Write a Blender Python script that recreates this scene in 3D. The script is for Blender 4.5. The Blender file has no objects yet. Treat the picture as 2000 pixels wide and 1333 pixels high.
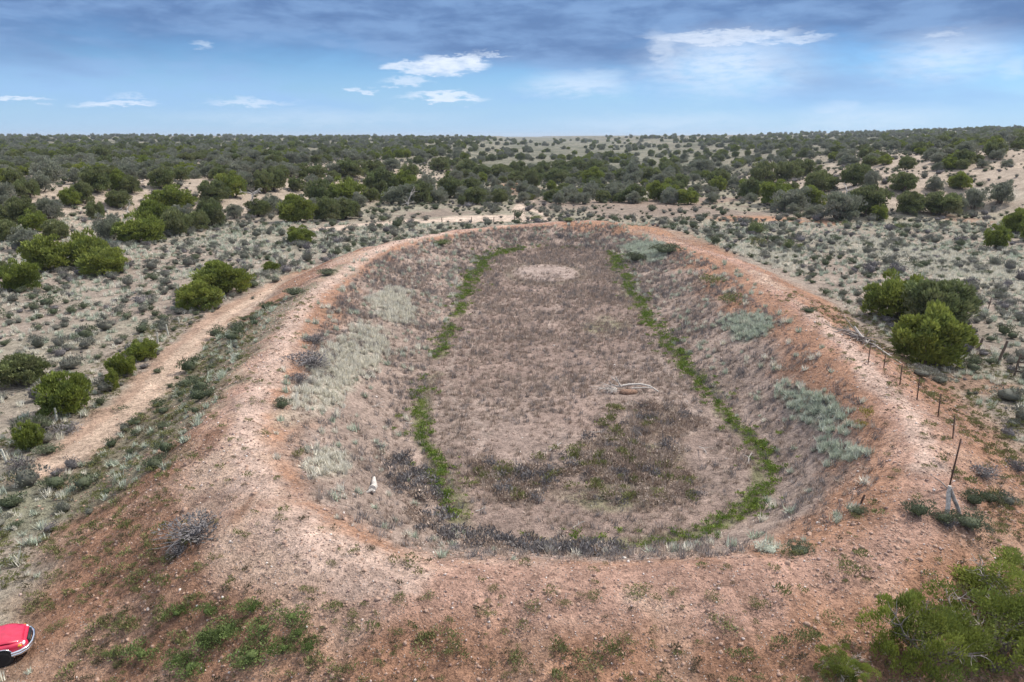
import bpy, math, random
import numpy as np
from mathutils import Vector, Matrix, Euler
S = bpy.context.scene
COL = S.collection
R = math.radians

# ------------------------------------------------------------------ the place, in metres (x right, y away, z up; camera above the origin)
CREST = [
    (-9.85, 24.15, 3.0), (-11.77, 28.79, 3.0), (-13.28, 35.2, 2.9), (-14.94, 44.63, 2.8), (-17.11, 60.33, 2.6), (-17.5, 78.57, 2.3), (-13.28, 93.03, 2.1),
    (-5.3, 106.48, 1.9), (4.01, 112.96, 1.9), (14.89, 116.66, 1.8), (18.83, 117.86, 1.0), (21.05, 112.82, 0.4), (22.18, 93.96, 1.3), (24.37, 76.91, 1.9),
    (21.5, 54.42, 2.6), (20.59, 45.26, 2.8), (19.42, 37.81, 2.9), (18.24, 32.19, 2.9), (17.32, 28.47, 2.9), (16.01, 25.65, 2.8), (14.68, 23.51, 2.6),
    (12.88, 21.71, 2.3), (10.48, 20.17, 2.1), (7.94, 19.39, 2.0), (4.69, 19.07, 2.0), (0.0, 19.12, 2.0), (-2.82, 19.13, 2.1), (-4.93, 19.56, 2.4),
    (-6.73, 20.4, 2.7), (-8.34, 21.85, 2.9)]
RING = [
    (0.73, 102.12), (-3.07, 94.93), (-4.31, 82.78), (-4.89, 70.56), (-5.19, 58.52), (-5.46, 48.6), (-5.52, 42.28), (-5.21, 36.58), (-3.95, 32.7),
    (-2.99, 29.01), (-2.02, 26.58), (0.0, 25.4), (4.05, 25.03), (7.27, 25.78), (9.5, 27.0), (11.62, 29.73), (12.65, 33.29), (12.68, 36.58), (12.52, 42.28),
    (12.3, 49.82), (12.11, 58.52), (12.77, 73.02), (13.24, 86.48), (13.42, 98.4), (7.49, 104.59)]
FOOT_L = [
    (-84.27, 77.58), (-64.41, 89.56), (-52.51, 100.51), (-49.54, 124.59), (-41.81, 134.13), (-31.63, 149.3), (-18.11, 184.13), (-9.16, 262.62),
    (-5.25, 505.21), (0.0, 768.72)]
FOOT_R = [
    (149.41, 655.05), (82.55, 320.63), (51.31, 169.53), (51.31, 136.75), (57.51, 124.59), (76.02, 134.13), (89.07, 136.75), (86.0, 120.99), (98.68, 91.56)]
TRACKS = {
    'road': [([(-21.87, 30.8), (-21.78, 33.04), (-22.04, 37.69), (-22.76, 43.06), (-24.15, 50.49), (-24.98, 59.52), (-24.9, 71.22), (-23.24, 80.38), (-17.95, 78.05), (-15.97, 84.12)], 1.35)],
    'far_road': [([(-30.52, 119.19), (-22.72, 128.07), (-13.31, 134.1), (-3.9, 137.58), (2.73, 137.63)], 2.7), ([(-9.63, 135.91), (-3.9, 137.58), (0.0, 138.59), (3.39, 136.81)], 4.6), ([(1.52, 142.92), (1.31, 154.64), (2.59, 166.91), (4.25, 172.76)], 1.2), ([(2.23, 158.12), (4.74, 149.24), (6.58, 143.17)], 0.8)],
    'ruts': [([(-21.83, 30.65), (-21.57, 34.5), (-21.91, 39.42), (-23.28, 46.3), (-24.35, 54.31), (-24.76, 63.74), (-24.35, 76.31)], 0.55), ([(-21.07, 31.41), (-20.93, 35.83), (-21.46, 41.67), (-22.75, 49.14), (-23.31, 56.32), (-23.73, 67.71)], 0.4)],
    'crest_path': [([(-8.66, 22.82), (-10.16, 25.28), (-11.18, 27.76), (-12.12, 31.18), (-12.7, 35.08), (-13.76, 41.05), (-14.84, 46.18), (-15.72, 53.72), (-16.15, 61.75), (-16.02, 71.65), (-15.66, 82.43), (-13.78, 91.84), (-9.36, 101.14)], 0.75), ([(-7.48, 21.29), (-5.79, 19.85), (-4.4, 19.26), (-3.13, 19.12)], 0.9), ([(23.0, 55.07), (20.73, 43.66), (18.99, 36.04), (18.16, 31.35), (17.19, 28.05), (15.98, 25.33)], 0.7)],
    'tyre_marks': [([(-2.76, 68.66), (-3.64, 57.91), (-4.29, 49.89), (-4.19, 44.79), (-3.05, 39.94), (-1.8, 37.71), (-1.44, 35.89), (-1.84, 33.8)], 0.16), ([(-2.89, 55.68), (-3.37, 50.08)], 0.14), ([(11.28, 54.64), (10.72, 47.58), (10.49, 42.52), (10.75, 39.01), (10.35, 37.15), (9.35, 36.13)], 0.16), ([(4.51, 72.76), (4.32, 67.03), (3.07, 59.36)], 0.15)]}
PATCH = {
    'pan': [(4.0, 85.02, 4.3, 6.46, 0.0)],
    'bedbrown': [(5.95, 33.16, 3.33, 5.59, 0.0), (8.14, 37.8, 2.53, 3.65, 0.0), (0.0, 30.83, 2.68, 2.57, 0.0), (7.52, 105.08, 5.84, 3.8, 0.0)],
    'bedgreen': [(7.48, 34.38, 1.84, 1.46, 0.0), (4.65, 29.38, 2.99, 1.63, 0.0), (7.88, 59.27, 2.53, 4.1, 0.0), (12.65, 75.65, 1.93, 16.83, 0.0)],
    'paleslope': [(15.72, 34.88, 0.77, 4.63, 0.0), (14.75, 29.68, 0.41, 2.42, 0.0), (17.32, 50.94, 1.56, 4.33, 0.0), (17.65, 94.67, 2.84, 10.07, 0.0)],
    'greenfoot': [
    (-19.41, 46.85, 5.28, 12.56, 0.0), (-16.79, 36.94, 2.94, 8.49, 0.0), (-17.0, 33.01, 4.1, 6.89, 0.0), (-17.4, 27.96, 5.01, 3.04, 0.0),
    (-17.5, 51.81, 2.33, 18.94, 0.0), (-19.97, 26.64, 2.42, 3.38, 0.0), (-16.76, 68.19, 1.65, 7.39, 0.0)],
    'palegrass': [
    (-10.26, 37.69, 1.19, 9.38, 0.0), (-10.34, 46.26, 1.88, 7.76, 0.0), (-10.16, 60.28, 2.24, 6.71, 0.0), (52.65, 85.87, 9.25, 24.51, 0.0),
    (100.39, 150.56, 4.26, 5.85, 0.0), (33.26, 92.59, 4.0, 10.66, 0.0), (-7.76, 27.63, 0.94, 3.15, 0.0)],
    'redsoil': [
    (12.03, 112.94, 12.07, 22.02, 0.0), (35.25, 172.69, 22.79, 18.65, 0.0), (47.05, 138.44, 7.04, 7.98, 0.0), (22.32, 125.72, 3.64, 10.39, 0.0),
    (0.0, 214.92, 7.54, 30.24, 0.0), (28.88, 42.46, 2.92, 2.89, 0.0), (82.95, 133.0, 4.92, 15.31, 0.0), (-46.55, 92.55, 2.65, 4.92, 0.0)],
    'bareflat': [(30.41, 159.72, 29.55, 29.01, 0.0), (12.03, 170.96, 14.64, 21.35, 0.0), (-15.31, 144.4, 14.29, 11.14, 0.0)],
    'redmound': [(20.66, 123.75, 2.54, 10.39, 0.0), (0.0, 230.68, 4.49, 24.7, 0.0), (23.47, 113.66, 1.82, 7.93, 0.0), (46.14, 135.69, 11.93, 6.21, 0.0), (54.91, 128.99, 5.35, 3.98, 0.0)],
    'gully_shade': [(-9.01, 22.02, 0.27, 1.11, 0.0), (-9.15, 21.65, 0.37, 0.86, 0.0), (-12.54, 28.01, 0.78, 2.46, 0.0)]}
TREES = [
    (-30.67, 42.65, 2.78, 1.87, 'd', 'wide low green juniper on the sage flat at the left edge, above the fence line'),
    (-25.0, 37.58, 2.59, 2.38, 'b', 'bushy green juniper right behind the pale fence post beside the left road'),
    (-25.34, 44.23, 1.57, 1.55, 'b', 'small olive juniper left of the road, the middle one of three in a short row'),
    (-25.8, 47.76, 1.76, 1.44, 'b', 'small olive juniper left of the road, the farthest of three in a short row'),
    (-24.37, 41.31, 0.76, 1.38, 'b', 'slim olive juniper sapling squeezed beside the grey sage left of the road'),
    (-23.96, 32.8, 1.25, 1.41, 'b', 'round green juniper left of the road behind a leaning pale stake, nearest on that side'),
    (-28.22, 63.22, 3.6, 2.54, 'b', 'low spreading juniper in front of a taller twin on the left road verge'),
    (-28.8, 69.97, 4.73, 3.06, 'b', 'tall half of the twin juniper clump on the left road verge'),
    (-30.9, 104.86, 3.67, 2.44, 'b', 'single round juniper standing alone on the sage between left hillside and bank'),
    (-27.78, 81.75, 1.66, 1.13, 'b', 'tiny round juniper on the sage between the left road and the lone juniper'),
    (-49.5, 71.15, 3.21, 3.0, 'b', 'bright green juniper at the left edge below the big green clump'),
    (-53.56, 82.31, 5.21, 3.97, 'b', 'broad juniper forming the left half of the big green clump on the left flat'),
    (-50.12, 84.44, 4.55, 4.23, 'b', 'rounded juniper at the back of the big green clump on the left flat'),
    (-45.99, 79.67, 4.43, 2.95, 'b', 'yellow-green juniper in front at the right end of the big clump on the left flat'),
    (-55.63, 76.89, 1.8, 1.85, 'd', None), (-64.64, 95.66, 3.48, 3.06, 'g', 'silvery grey juniper just left of and above the big green clump'),
    (-69.77, 99.57, 2.99, 2.91, 'd', None), (-70.69, 106.51, 3.11, 3.11, 'b', None), (-65.47, 103.21, 3.19, 2.72, 'd', None),
    (-75.69, 112.03, 4.13, 3.71, 'd', None), (-74.1, 116.12, 4.08, 3.52, 'g', None), (-76.96, 126.88, 3.51, 2.97, 'b', None),
    (-76.28, 129.65, 3.08, 3.77, 'd', None), (-83.86, 126.46, 3.76, 3.3, 'd', None), (-94.98, 151.0, 4.5, 4.77, 'g', None),
    (-85.21, 132.02, 3.94, 3.81, 'g', None), (-78.53, 138.14, 5.4, 4.54, 'd', 'broad dark juniper just left of the bare rocky shelf on the left hillside'),
    (-77.12, 143.8, 3.97, 3.96, 'b', None), (-74.07, 142.24, 3.11, 3.34, 'd', None),
    (-71.31, 149.26, 4.58, 3.88, 'd', 'round dark juniper alone on the bare tan slope of the left hillside'),
    (-71.92, 159.4, 3.35, 2.95, 'd', 'small round juniper right above the one alone on the bare left slope'), (-71.44, 165.66, 2.27, 2.05, 'g', None),
    (-120.62, 201.64, 3.96, 3.88, 'g', None), (-143.72, 257.75, 6.62, 5.64, 'd', None), (-71.58, 132.54, 4.18, 3.09, 'd', None),
    (-69.53, 121.12, 2.63, 3.03, 'd', None), (-59.48, 106.09, 3.38, 3.69, 'g', None),
    (-54.62, 105.34, 6.02, 4.02, 'b', 'large spreading juniper in front of the thicket below the bare slope'), (-57.23, 115.63, 5.2, 4.78, 'b', None),
    (-64.13, 136.9, 7.15, 4.45, 'b', 'bright olive juniper at the back of the thicket below the bare left slope'), (-52.27, 111.87, 4.11, 4.19, 'd', None),
    (-51.45, 118.12, 3.78, 3.09, 'd', None), (-51.16, 122.41, 4.09, 4.58, 'd', None), (-59.22, 144.92, 4.79, 4.18, 'd', None),
    (-57.98, 151.08, 5.2, 4.98, 'b', None), (-66.0, 165.2, 3.74, 3.17, 'd', None), (-127.13, 185.32, 4.12, 4.33, 'g', None),
    (-91.56, 134.75, 3.42, 3.71, 'd', None), (-82.51, 117.94, 3.33, 3.59, 'g', None), (-76.86, 109.89, 2.52, 2.75, 'd', None),
    (-38.57, 129.44, 5.32, 4.8, 'b', 'dense olive juniper at the left front of the big thicket behind the far fence'),
    (-41.31, 156.2, 5.39, 5.59, 'd', None), (-33.73, 132.15, 4.61, 4.18, 'd', None),
    (-37.24, 161.56, 7.53, 5.72, 'b', 'tall olive juniper at the heart of the thicket left of the white road'),
    (-31.06, 134.85, 4.73, 3.69, 'd', 'low dark juniper with a pale forked trunk at the front right of the thicket'),
    (-47.03, 141.47, 4.36, 3.69, 'g', None), (-48.04, 137.09, 3.94, 3.2, 'd', None), (-31.23, 176.25, 7.33, 6.99, 'd', None),
    (-28.21, 191.53, 6.7, 5.49, 'b', None), (-25.57, 164.92, 7.35, 4.46, 'g', None),
    (-20.93, 166.89, 5.22, 5.04, 'd', 'dark juniper at the right end of the middle thicket above the white road'), (-23.66, 204.56, 5.53, 4.48, 'g', None),
    (-15.76, 183.81, 5.75, 5.03, 'd', None), (-11.33, 204.46, 5.01, 3.91, 'd', None), (-9.96, 177.09, 2.19, 1.58, 'd', None),
    (-7.22, 177.08, 2.67, 1.69, 'd', None), (-2.83, 167.45, 3.45, 3.23, 'd', 'small dark round juniper alone just above the white road by the tall post'),
    (-11.26, 162.97, 2.13, 2.14, 'd', None), (-11.07, 268.92, 6.18, 4.59, 'd', None), (-16.79, 273.66, 7.73, 5.97, 'd', None),
    (-27.4, 281.22, 6.96, 5.18, 'd', None), (-4.21, 274.32, 8.14, 4.84, 'd', None), (-44.44, 204.11, 8.32, 4.97, 'd', None),
    (-82.75, 253.75, 7.57, 4.66, 'd', None), (-53.8, 164.96, 4.7, 5.22, 'd', None), (-50.19, 170.41, 3.57, 3.28, 'd', None),
    (-54.78, 160.94, 4.37, 4.65, 'd', None), (-57.86, 191.42, 4.57, 2.87, 'g', None), (-56.42, 179.61, 3.94, 3.2, 'd', None),
    (-65.79, 178.06, 4.96, 3.4, 'g', None), (-50.2, 189.26, 4.95, 3.35, 'd', None), (-48.68, 202.42, 5.04, 3.31, 'g', None),
    (-40.2, 213.57, 6.22, 4.07, 'd', None), (-37.49, 229.26, 6.08, 3.74, 'g', None), (-31.04, 222.47, 5.36, 3.95, 'd', None),
    (-54.22, 189.69, 4.19, 3.11, 'd', None), (-57.95, 158.94, 4.07, 3.93, 'g', None), (2.34, 280.24, 6.06, 5.76, 'd', None),
    (6.16, 219.76, 5.08, 5.74, 'd', 'dark juniper rising right of the red dirt mound in the valley'), (1.75, 250.56, 5.43, 3.76, 'd', None),
    (13.89, 306.75, 7.02, 5.02, 'd', None), (21.52, 325.54, 7.43, 4.88, 'd', None), (14.53, 238.92, 7.74, 4.53, 'd', None),
    (26.79, 307.69, 8.66, 5.86, 'd', None), (34.35, 302.53, 7.69, 5.78, 'd', None), (23.78, 252.23, 6.46, 3.42, 'd', None),
    (25.73, 232.84, 6.28, 5.42, 'b', None), (20.21, 184.28, 5.01, 4.04, 'g', 'greyish juniper leftmost of three along the near edge of the open valley'),
    (25.73, 180.21, 5.61, 4.18, 'g', 'spreading juniper with a visible pale trunk, between two others at the valley edge'),
    (36.54, 175.98, 6.59, 5.04, 'b', 'large rounded olive juniper standing alone at the near edge of the valley'), (40.88, 247.9, 6.29, 6.46, 'g', None),
    (47.2, 250.22, 6.33, 4.78, 'd', None), (66.35, 317.74, 7.12, 4.77, 'd', None), (64.83, 296.31, 5.08, 4.06, 'd', None),
    (63.61, 393.24, 5.21, 3.77, 'd', None), (60.94, 462.73, 7.98, 5.69, 'd', None), (69.67, 483.48, 5.13, 3.97, 'd', None),
    (83.21, 527.24, 4.53, 3.25, 'd', None), (78.42, 306.87, 9.59, 5.62, 'g', None),
    (62.15, 220.22, 6.48, 5.42, 'd', 'isolated dark juniper at the left foot of the right hillside'), (63.65, 196.81, 4.35, 3.78, 'b', None),
    (57.68, 176.4, 5.28, 4.84, 'd', None), (76.06, 221.93, 7.39, 6.68, 'd', None), (59.07, 162.73, 6.5, 5.11, 'b', None),
    (57.91, 150.39, 7.13, 4.7, 'g', 'mixed grey and olive juniper at the front of the thicket on the right hill foot'),
    (62.54, 152.29, 6.0, 4.36, 'b', None), (71.15, 169.02, 6.57, 4.84, 'd', None), (83.45, 223.31, 7.77, 5.47, 'd', None),
    (92.4, 232.53, 7.28, 5.07, 'd', None),
    (60.29, 132.87, 7.01, 4.88, 'g', 'silver-tinged juniper at the front left of the pair below the bare right slope'),
    (67.06, 136.88, 6.44, 5.44, 'd', 'dark green juniper at the right of the pair below the bare right slope'), (67.19, 132.37, 2.63, 2.76, 'b', None),
    (77.11, 140.66, 5.28, 4.05, 'd', 'low dark juniper at the left end of the row below the right hillside'), (82.59, 140.26, 6.67, 4.2, 'd', None),
    (88.06, 143.54, 3.56, 3.57, 'g', None), (83.24, 155.5, 5.79, 3.81, 'd', 'dark low juniper amid bare ground on the right hillside'),
    (78.1, 166.61, 6.33, 4.77, 'd', None), (79.07, 160.92, 3.34, 3.55, 'g', None), (92.04, 144.82, 3.97, 4.0, 'g', None),
    (97.47, 145.5, 4.83, 4.61, 'g', None), (95.61, 156.29, 4.27, 3.43, 'b', None), (89.87, 155.3, 3.67, 3.2, 'g', None),
    (67.71, 100.19, 3.17, 3.21, 'b', 'rounded olive juniper alone at the right edge of the pale flat'),
    (81.03, 115.44, 4.1, 3.84, 'b', 'tall juniper at the right edge of the photo behind a smaller round one'), (77.7, 106.77, 3.65, 4.33, 'b', None),
    (32.64, 59.43, 4.62, 3.82, 'b', 'olive left half of the large juniper clump behind the bright round one'),
    (34.82, 56.86, 4.88, 3.76, 'd', 'dark right half of the large juniper clump behind the bright round one'),
    (28.24, 46.65, 4.44, 4.06, 'b', 'bright full round juniper beside the steel fence on the right bank, largest near tree'),
    (11.18, 16.39, 2.35, 3.02, 'b', 'lower left green juniper of the ragged clump in the bottom right corner'),
    (13.56, 17.04, 3.05, 2.78, 'b', 'green juniper with bare grey limbs at the bottom right corner'),
    (15.12, 18.81, 2.97, 2.08, 'b', 'upper right green juniper of the ragged clump in the bottom right corner'),
    (8.71, 15.78, 1.22, 0.98, 'b', 'low green juniper top poking up at the bottom edge left of the corner clump')]
TREE_SHORT = ['the low juniper at the left edge', 'the bushy juniper behind the pale post', 'the short juniper row by the road', None, None, 'the nearest round juniper on the left', 'the twin clump by the left road', None, 'the lone round juniper on the sage', 'the tiny juniper by the left road', 'the bright juniper at the left edge', 'the big green clump on the left', None, 'the yellow-green juniper of the left clump', None, 'the silvery juniper above the left clump', None, None, None, None, None, None, None, None, None, None, 'the broad juniper by the rocky shelf', None, None, 'the juniper alone on the bare slope', None, None, None, None, None, None, None, 'the large juniper below the bare slope', None, 'the bright juniper below the bare slope', None, None, None, None, None, None, None, None, None, None, 'the dense thicket behind the far fence', None, None, 'the tall juniper left of the white road', None, None, None, None, None, None, 'the dark juniper above the white road', None, None, None, None, None, 'the small round juniper by the white road', None, None, None, None, None, None, None, None, None, None, None, None, None, None, None, None, None, None, None, None, None, 'the juniper by the red dirt mound', None, None, None, None, None, None, None, None, 'the greyish juniper at the valley edge', 'the pale-trunked juniper at the valley edge', 'the large lone juniper of the valley', None, None, None, None, None, None, None, None, None, 'the isolated juniper below the right hillside', None, None, None, None, 'the front juniper of the right thicket', None, None, None, None, 'the silver-tinged juniper on the right', None, None, 'the juniper row below the right hillside', None, None, 'the low juniper on the right hillside', None, None, None, None, None, None, 'the rounded juniper at the right edge', None, None, 'the large clump near right', None, 'the bright round juniper near right', 'the ragged corner juniper at bottom right', None, None, None]
SPOT_SHORT = {
    'deadfall': 'the fallen tree',
    'brushpile': 'the dead juniper heap',
    'log': 'the white log',
    'stump': 'the forked stump',
    'heap': 'the dark dead bush',
    'truck': 'the red pickup',
    'gate': 'the timber gate'}
SHRUBS = [
    (-24.76, 41.03, 1.34, 0.91, 'sage', 'sagebrush', 'grey sagebrush between two small junipers left of the road', 'sagebrush'),
    (-22.14, 37.84, 0.86, 0.3, 'tuftd', 'grass_tuft', 'dark flat tuft growing alone in the middle of the left road', 'tuft'),
    (-23.02, 30.61, 0.97, 0.64, 'greyb', 'dead_bush', 'bluish grey dead bush beside a dark stake at the left edge', 'bush'),
    (-22.78, 32.34, 1.25, 0.44, 'sageg', 'sagebrush', 'olive brush under the nearest round juniper left of the road', 'sagebrush'),
    (-23.56, 34.89, 1.35, 0.47, 'greyb', 'dead_bush', 'grey dry brush at the foot of the pale fence post on the left', 'bush'),
    (-10.47, 21.07, 1.7, 0.59, 'greyb', 'dead_bush', 'dark grey dead bush lying on the red slope at lower left', 'bush'),
    (-10.78, 20.48, 0.72, 0.32, 'greyb', 'dead_bush', 'small dark dead bush below the larger grey one on the red slope', 'bush'),
    (-10.81, 31.6, 0.82, 0.43, 'sageg', 'sagebrush', 'green bush at the edge of straw grass on the left inner slope', 'bush'),
    (-8.62, 26.83, 0.47, 0.47, 'tuft', 'grass_tuft', 'upright green tuft beside a pale stone at the left bank corner', 'tuft'),
    (-2.22, 21.02, 0.21, 0.2, 'tuft', 'grass_tuft', 'tiny green tuft alone on the near bank above the pink gravel', 'tuft'),
    (-12.7, 44.0, 1.38, 0.48, 'greyb', 'dead_bush', 'grey dead bush farthest up the left inner slope', 'bush'),
    (-11.78, 39.18, 2.23, 0.78, 'greyb', 'dead_bush', 'long grey brush on the left inner slope below the farther dead bush', 'bush'),
    (-11.49, 36.2, 1.14, 0.4, 'greyb', 'dead_bush', 'bluish grey brush at the left crest above the straw grass', 'bush'),
    (9.32, 20.49, 0.88, 0.31, 'sageg', 'sagebrush', 'dark green bush low on the near right inner slope', 'sagebrush'),
    (8.49, 20.84, 0.91, 0.32, 'psage', 'sagebrush', 'pale green bush beside a darker one on the near right inner slope', 'sagebrush'),
    (12.23, 22.68, 0.63, 0.29, 'sageg', 'sagebrush', 'small green bush at the foot of a short stake on the right bank', 'sagebrush'),
    (14.0, 22.09, 0.92, 0.59, 'sageg', 'sagebrush', 'green sagebrush left of the forked stump on the right bank', 'sagebrush'),
    (14.82, 21.96, 0.7, 0.38, 'sageg', 'sagebrush', 'olive sagebrush touching the left of the forked stump', 'sagebrush'),
    (15.59, 21.8, 1.2, 0.57, 'sageg', 'sagebrush', 'broad dark green sagebrush in front of the forked stump', 'sagebrush'),
    (14.89, 21.82, 0.58, 0.29, 'greyb', 'dead_bush', 'grey dry brush at the foot of the forked stump', 'bush'),
    (16.6, 23.17, 0.84, 0.57, 'sageg', 'sagebrush', 'round green sagebrush right of the forked stump', 'sagebrush'),
    (17.63, 23.73, 0.67, 0.48, 'sageg', 'sagebrush', 'green sagebrush between two others right of the forked stump', 'sagebrush'),
    (18.52, 24.11, 0.8, 0.5, 'sage', 'sagebrush', 'purple-grey sagebrush at the right end of the row beside the stump', 'sagebrush'),
    (18.42, 25.56, 1.05, 0.43, 'greyb', 'dead_bush', 'purplish dry brush on the right bank slope beside the nearest steel post', 'bush'),
    (21.67, 28.08, 0.88, 0.45, 'greyb', 'dead_bush', 'grey dry brush at the right edge of the outer bank', 'bush'),
    (21.81, 51.18, 1.17, 0.41, 'sageg', 'sagebrush', 'small dark bush on the bare crest of the right bank', 'sagebrush'),
    (16.33, 30.82, 0.55, 0.63, 'yel', 'yellow_bush', 'yellow-green bush on the right inner slope below the crest', 'bush'),
    (15.96, 30.49, 0.5, 0.34, 'yel', 'yellow_bush', 'low yellowish bush just below the other yellow one on the right slope', 'bush'),
    (24.96, 41.36, 1.61, 0.68, 'sage', 'sagebrush', 'grey-green brush in front of the bright round juniper', 'sagebrush'),
    (26.66, 42.24, 1.47, 0.6, 'sage', 'sagebrush', 'grey brush just right of the other below the bright juniper', 'sagebrush'),
    (4.29, 134.5, 2.43, 0.98, 'dk', 'dark_bush', 'small dark bush at the end of the white road on the far bank', 'bush'),
    (8.93, 114.44, 2.06, 0.72, 'dk', 'dark_bush', 'dark low bush on top of the far bank', 'bush'),
    (38.74, 114.41, 3.34, 2.36, 'dk', 'dark_bush', 'round dark green bush on the flat right of the far inlet', 'bush'),
    (34.12, 99.62, 1.87, 1.7, 'tuft', 'green_bush', 'light green bush below the round dark bush right of the inlet', 'bush'),
    (37.93, 103.34, 1.78, 1.34, 'sageg', 'sagebrush', 'olive bush beside a dark stake right of the far inlet', 'sagebrush'),
    (37.97, 98.11, 1.43, 1.43, 'dk', 'dark_bush', 'dark upright bush beside stakes on the right flat', 'bush'),
    (39.77, 99.11, 1.3, 0.75, 'dk', 'dark_bush', 'low dark bush right of the upright one by the stakes', 'bush'),
    (42.32, 107.34, 1.27, 1.13, 'sageg', 'sagebrush', 'small round green bush above the stakes on the right flat', 'sagebrush'),
    (57.47, 123.44, 1.88, 1.11, 'dk', 'dark_bush', 'small dark bush alone on the pale right flat', 'bush'),
    (64.02, 119.66, 1.63, 1.09, 'dk', 'dark_bush', 'single dark bush on the right flat below the row of junipers', 'bush'),
    (-9.35, 93.29, 2.35, 0.82, 'dk', 'dark_bush', 'dark brown brush on the inner slope of the far left bank', 'bush'),
    (-17.2, 65.98, 1.83, 0.64, 'sageg', 'sagebrush', 'green brush between road and left bank near the far bend', 'sagebrush'),
    (-17.6, 56.72, 1.57, 0.73, 'sageg', 'sagebrush', 'rounded green brush at the outer foot of the left bank', 'sagebrush'),
    (18.2, 57.74, 2.0, 1.02, 'tuft', 'green_bush', 'green brush on the right inner slope halfway along the pond', 'bush'),
    (19.08, 67.3, 2.33, 1.01, 'tuft', 'green_bush', 'yellow-green brush high on the right inner slope', 'bush'),
    (19.07, 88.49, 3.66, 1.31, 'sageg', 'sagebrush', 'blue-green brush patch at the far right corner of the pond', 'sagebrush'),
    (15.4, 89.05, 2.49, 1.42, 'sageg', 'sagebrush', 'dull green brush beside the far end of the right green strip', 'sagebrush'),
    (13.51, 17.4, 0.69, 0.78, 'yel', 'yellow_bush', 'yellow dying bush among the green junipers of the bottom right clump', 'bush'),
    (-10.11, 17.9, 0.73, 0.35, 'rab', 'rabbitbrush', 'bright green rabbitbrush in the patch at the bottom left', 'rabbitbrush'),
    (-10.39, 17.46, 0.73, 0.36, 'rab', 'rabbitbrush', 'bright green rabbitbrush in the patch at the bottom left', 'rabbitbrush'),
    (-9.64, 18.1, 0.67, 0.31, 'rab', 'rabbitbrush', 'bright green rabbitbrush in the patch at the bottom left', 'rabbitbrush'),
    (-9.48, 16.95, 0.74, 0.35, 'rab', 'rabbitbrush', 'bright green rabbitbrush in the patch at the bottom left', 'rabbitbrush'),
    (-8.82, 17.41, 0.72, 0.33, 'rab', 'rabbitbrush', 'bright green rabbitbrush in the patch at the bottom left', 'rabbitbrush'),
    (-8.24, 16.64, 0.77, 0.35, 'rab', 'rabbitbrush', 'bright green rabbitbrush in the patch at the bottom left', 'rabbitbrush'),
    (-7.86, 17.06, 0.72, 0.32, 'rab', 'rabbitbrush', 'bright green rabbitbrush in the patch at the bottom left', 'rabbitbrush'),
    (-7.46, 16.5, 0.72, 0.32, 'rab', 'rabbitbrush', 'bright green rabbitbrush in the patch at the bottom left', 'rabbitbrush'),
    (-7.05, 17.05, 0.75, 0.33, 'rab', 'rabbitbrush', 'bright green rabbitbrush in the patch at the bottom left', 'rabbitbrush'),
    (-6.8, 16.44, 0.79, 0.35, 'rab', 'rabbitbrush', 'bright green rabbitbrush in the patch at the bottom left', 'rabbitbrush'),
    (-6.18, 16.49, 0.73, 0.31, 'rab', 'rabbitbrush', 'bright green rabbitbrush in the patch at the bottom left', 'rabbitbrush'),
    (-5.89, 16.74, 0.57, 0.24, 'rab', 'rabbitbrush', 'bright green rabbitbrush in the patch at the bottom left', 'rabbitbrush'),
    (-8.29, 17.65, 0.64, 0.29, 'rab', 'rabbitbrush', 'bright green rabbitbrush in the patch at the bottom left', 'rabbitbrush'),
    (-8.65, 16.57, 0.71, 0.33, 'rab', 'rabbitbrush', 'bright green rabbitbrush in the patch at the bottom left', 'rabbitbrush'),
    (-10.88, 17.34, 0.6, 0.3, 'rab', 'rabbitbrush', 'bright green rabbitbrush in the patch at the bottom left', 'rabbitbrush'),
    (-5.45, 16.36, 0.61, 0.26, 'rab', 'rabbitbrush', 'bright green rabbitbrush in the patch at the bottom left', 'rabbitbrush'),
    (-7.64, 17.51, 0.61, 0.27, 'rab', 'rabbitbrush', 'bright green rabbitbrush in the patch at the bottom left', 'rabbitbrush'),
    (-6.51, 17.22, 0.56, 0.24, 'rab', 'rabbitbrush', 'bright green rabbitbrush in the patch at the bottom left', 'rabbitbrush'),
    (-5.18, 17.06, 0.49, 0.25, 'tuft', 'grass_tuft', 'olive green tuft on the bare red slope at the near side', 'tuft'),
    (-5.23, 17.87, 0.46, 0.24, 'tuft', 'grass_tuft', 'olive green tuft on the bare red slope at the near side', 'tuft'),
    (-3.6, 16.65, 0.53, 0.27, 'tuft', 'grass_tuft', 'olive green tuft on the bare red slope at the near side', 'tuft'),
    (-3.42, 17.87, 0.49, 0.24, 'tuft', 'grass_tuft', 'olive green tuft on the bare red slope at the near side', 'tuft'),
    (-2.44, 18.41, 0.42, 0.21, 'tuft', 'grass_tuft', 'olive green tuft on the bare red slope at the near side', 'tuft'),
    (-1.04, 17.76, 0.41, 0.2, 'tuft', 'grass_tuft', 'olive green tuft on the bare red slope at the near side', 'tuft'),
    (-0.3, 18.42, 0.43, 0.21, 'tuft', 'grass_tuft', 'olive green tuft on the bare red slope at the near side', 'tuft'),
    (4.02, 18.23, 0.61, 0.31, 'tuft', 'grass_tuft', 'olive green tuft on the bare red slope at the near side', 'tuft'),
    (5.02, 18.36, 0.36, 0.18, 'tuft', 'grass_tuft', 'olive green tuft on the bare red slope at the near side', 'tuft'),
    (5.96, 18.22, 0.49, 0.26, 'tuft', 'grass_tuft', 'olive green tuft on the bare red slope at the near side', 'tuft'),
    (1.27, 17.94, 0.42, 0.2, 'tuft', 'grass_tuft', 'olive green tuft on the bare red slope at the near side', 'tuft'),
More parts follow.
